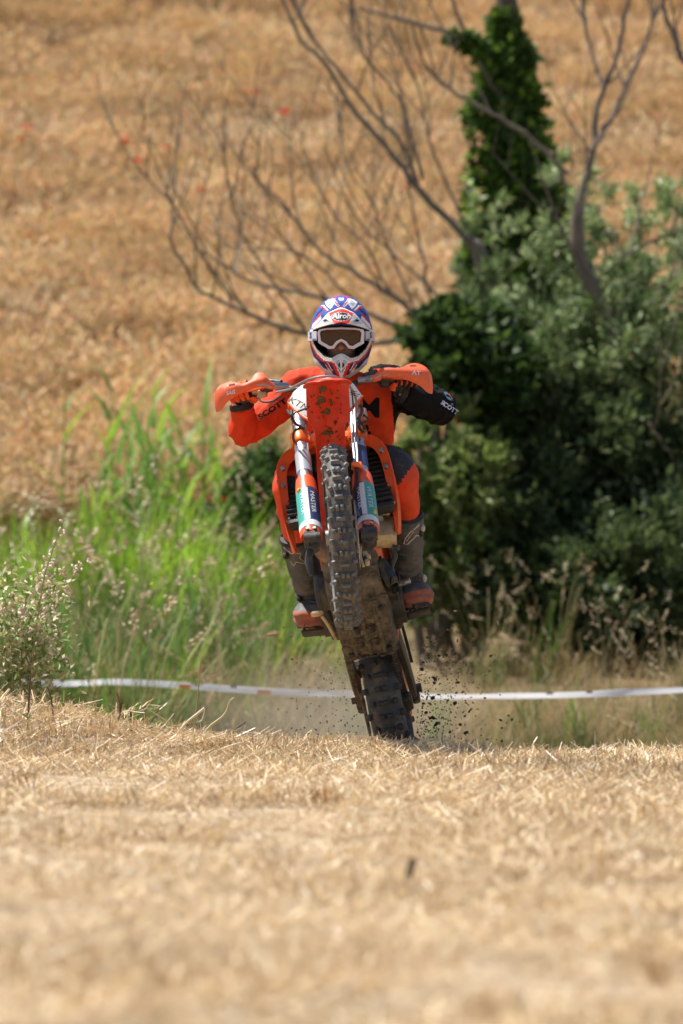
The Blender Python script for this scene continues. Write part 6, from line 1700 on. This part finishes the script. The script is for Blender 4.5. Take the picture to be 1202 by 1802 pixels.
pts = np.concatenate([P(30, 1125, 22.9) + ro.normal(0, 1, (2200, 3)) * np.array((.10, .10, .12)), P(10, 1190, 22.9) + ro.normal(0, 1, (700, 3)) * np.array((.09, .1, .09))]); pts[:, 2] = np.maximum(pts[:, 2], b0[2] + .01)
v, f, t_ = leaves(pts, ro.normal(0, 1, (len(pts), 3)), .036, .016, [(.24, .38, .11), (.30, .44, .13), (.55, .48, .26), (.82, .70, .48)], 5)
leaf_object('foliage', v, f, t_, m_leaf, oat)

# ---------------------------------------------------------------- dust hanging behind the wheel
def dust_mat():
    m = bpy.data.materials.new('dust_air'); m.use_nodes = True; N = m.node_tree.nodes; L = m.node_tree.links; N.clear()
    out = N.new('ShaderNodeOutputMaterial'); pv = N.new('ShaderNodeVolumePrincipled'); pv.inputs['Color'].default_value = (.85, .70, .53, 1); pv.inputs['Anisotropy'].default_value = .2
    tc = N.new('ShaderNodeTexCoord'); mp = N.new('ShaderNodeVectorMath'); mp.operation = 'MULTIPLY'; mp.inputs[1].default_value = tuple(1 / r_ for r_ in DUST_R)
    ln = N.new('ShaderNodeVectorMath'); ln.operation = 'LENGTH'; ns = N.new('ShaderNodeTexNoise'); ns.inputs['Scale'].default_value = 3.0
    mr = N.new('ShaderNodeMapRange'); mr.interpolation_type = 'SMOOTHSTEP'; mr.inputs[1].default_value = 1.0; mr.inputs[2].default_value = 0.1; mr.inputs[3].default_value = 0.0; mr.inputs[4].default_value = DUST
    mu = N.new('ShaderNodeMath'); mu.operation = 'MULTIPLY'
    L.new(tc.outputs['Object'], mp.inputs[0]); L.new(mp.outputs[0], ln.inputs[0]); L.new(ln.outputs['Value'], mr.inputs[0]); L.new(tc.outputs['Object'], ns.inputs['Vector'])
    L.new(mr.outputs[0], mu.inputs[0]); L.new(ns.outputs['Fac'], mu.inputs[1]); L.new(mu.outputs[0], pv.inputs['Density'])
    L.new(pv.outputs[0], out.inputs['Volume']); return m
DUST = 1.1; DUST_R = (.85, 1.0, .34)
cd = P(590, 1272, 23.8); q = MB(); q.ball(cd, DUST_R, 28, 18); v_, f_, _ = q.arrays(); d_ = v_ - cd; v_ = cd + d_ * 1.02
o = top('dust_cloud', (v_, f_, [0] * len(f_)), dust_mat(), 'thin pale dust hanging over the ground behind the rear wheel', 'dust', cd, smooth=180); o['kind'] = 'stuff'
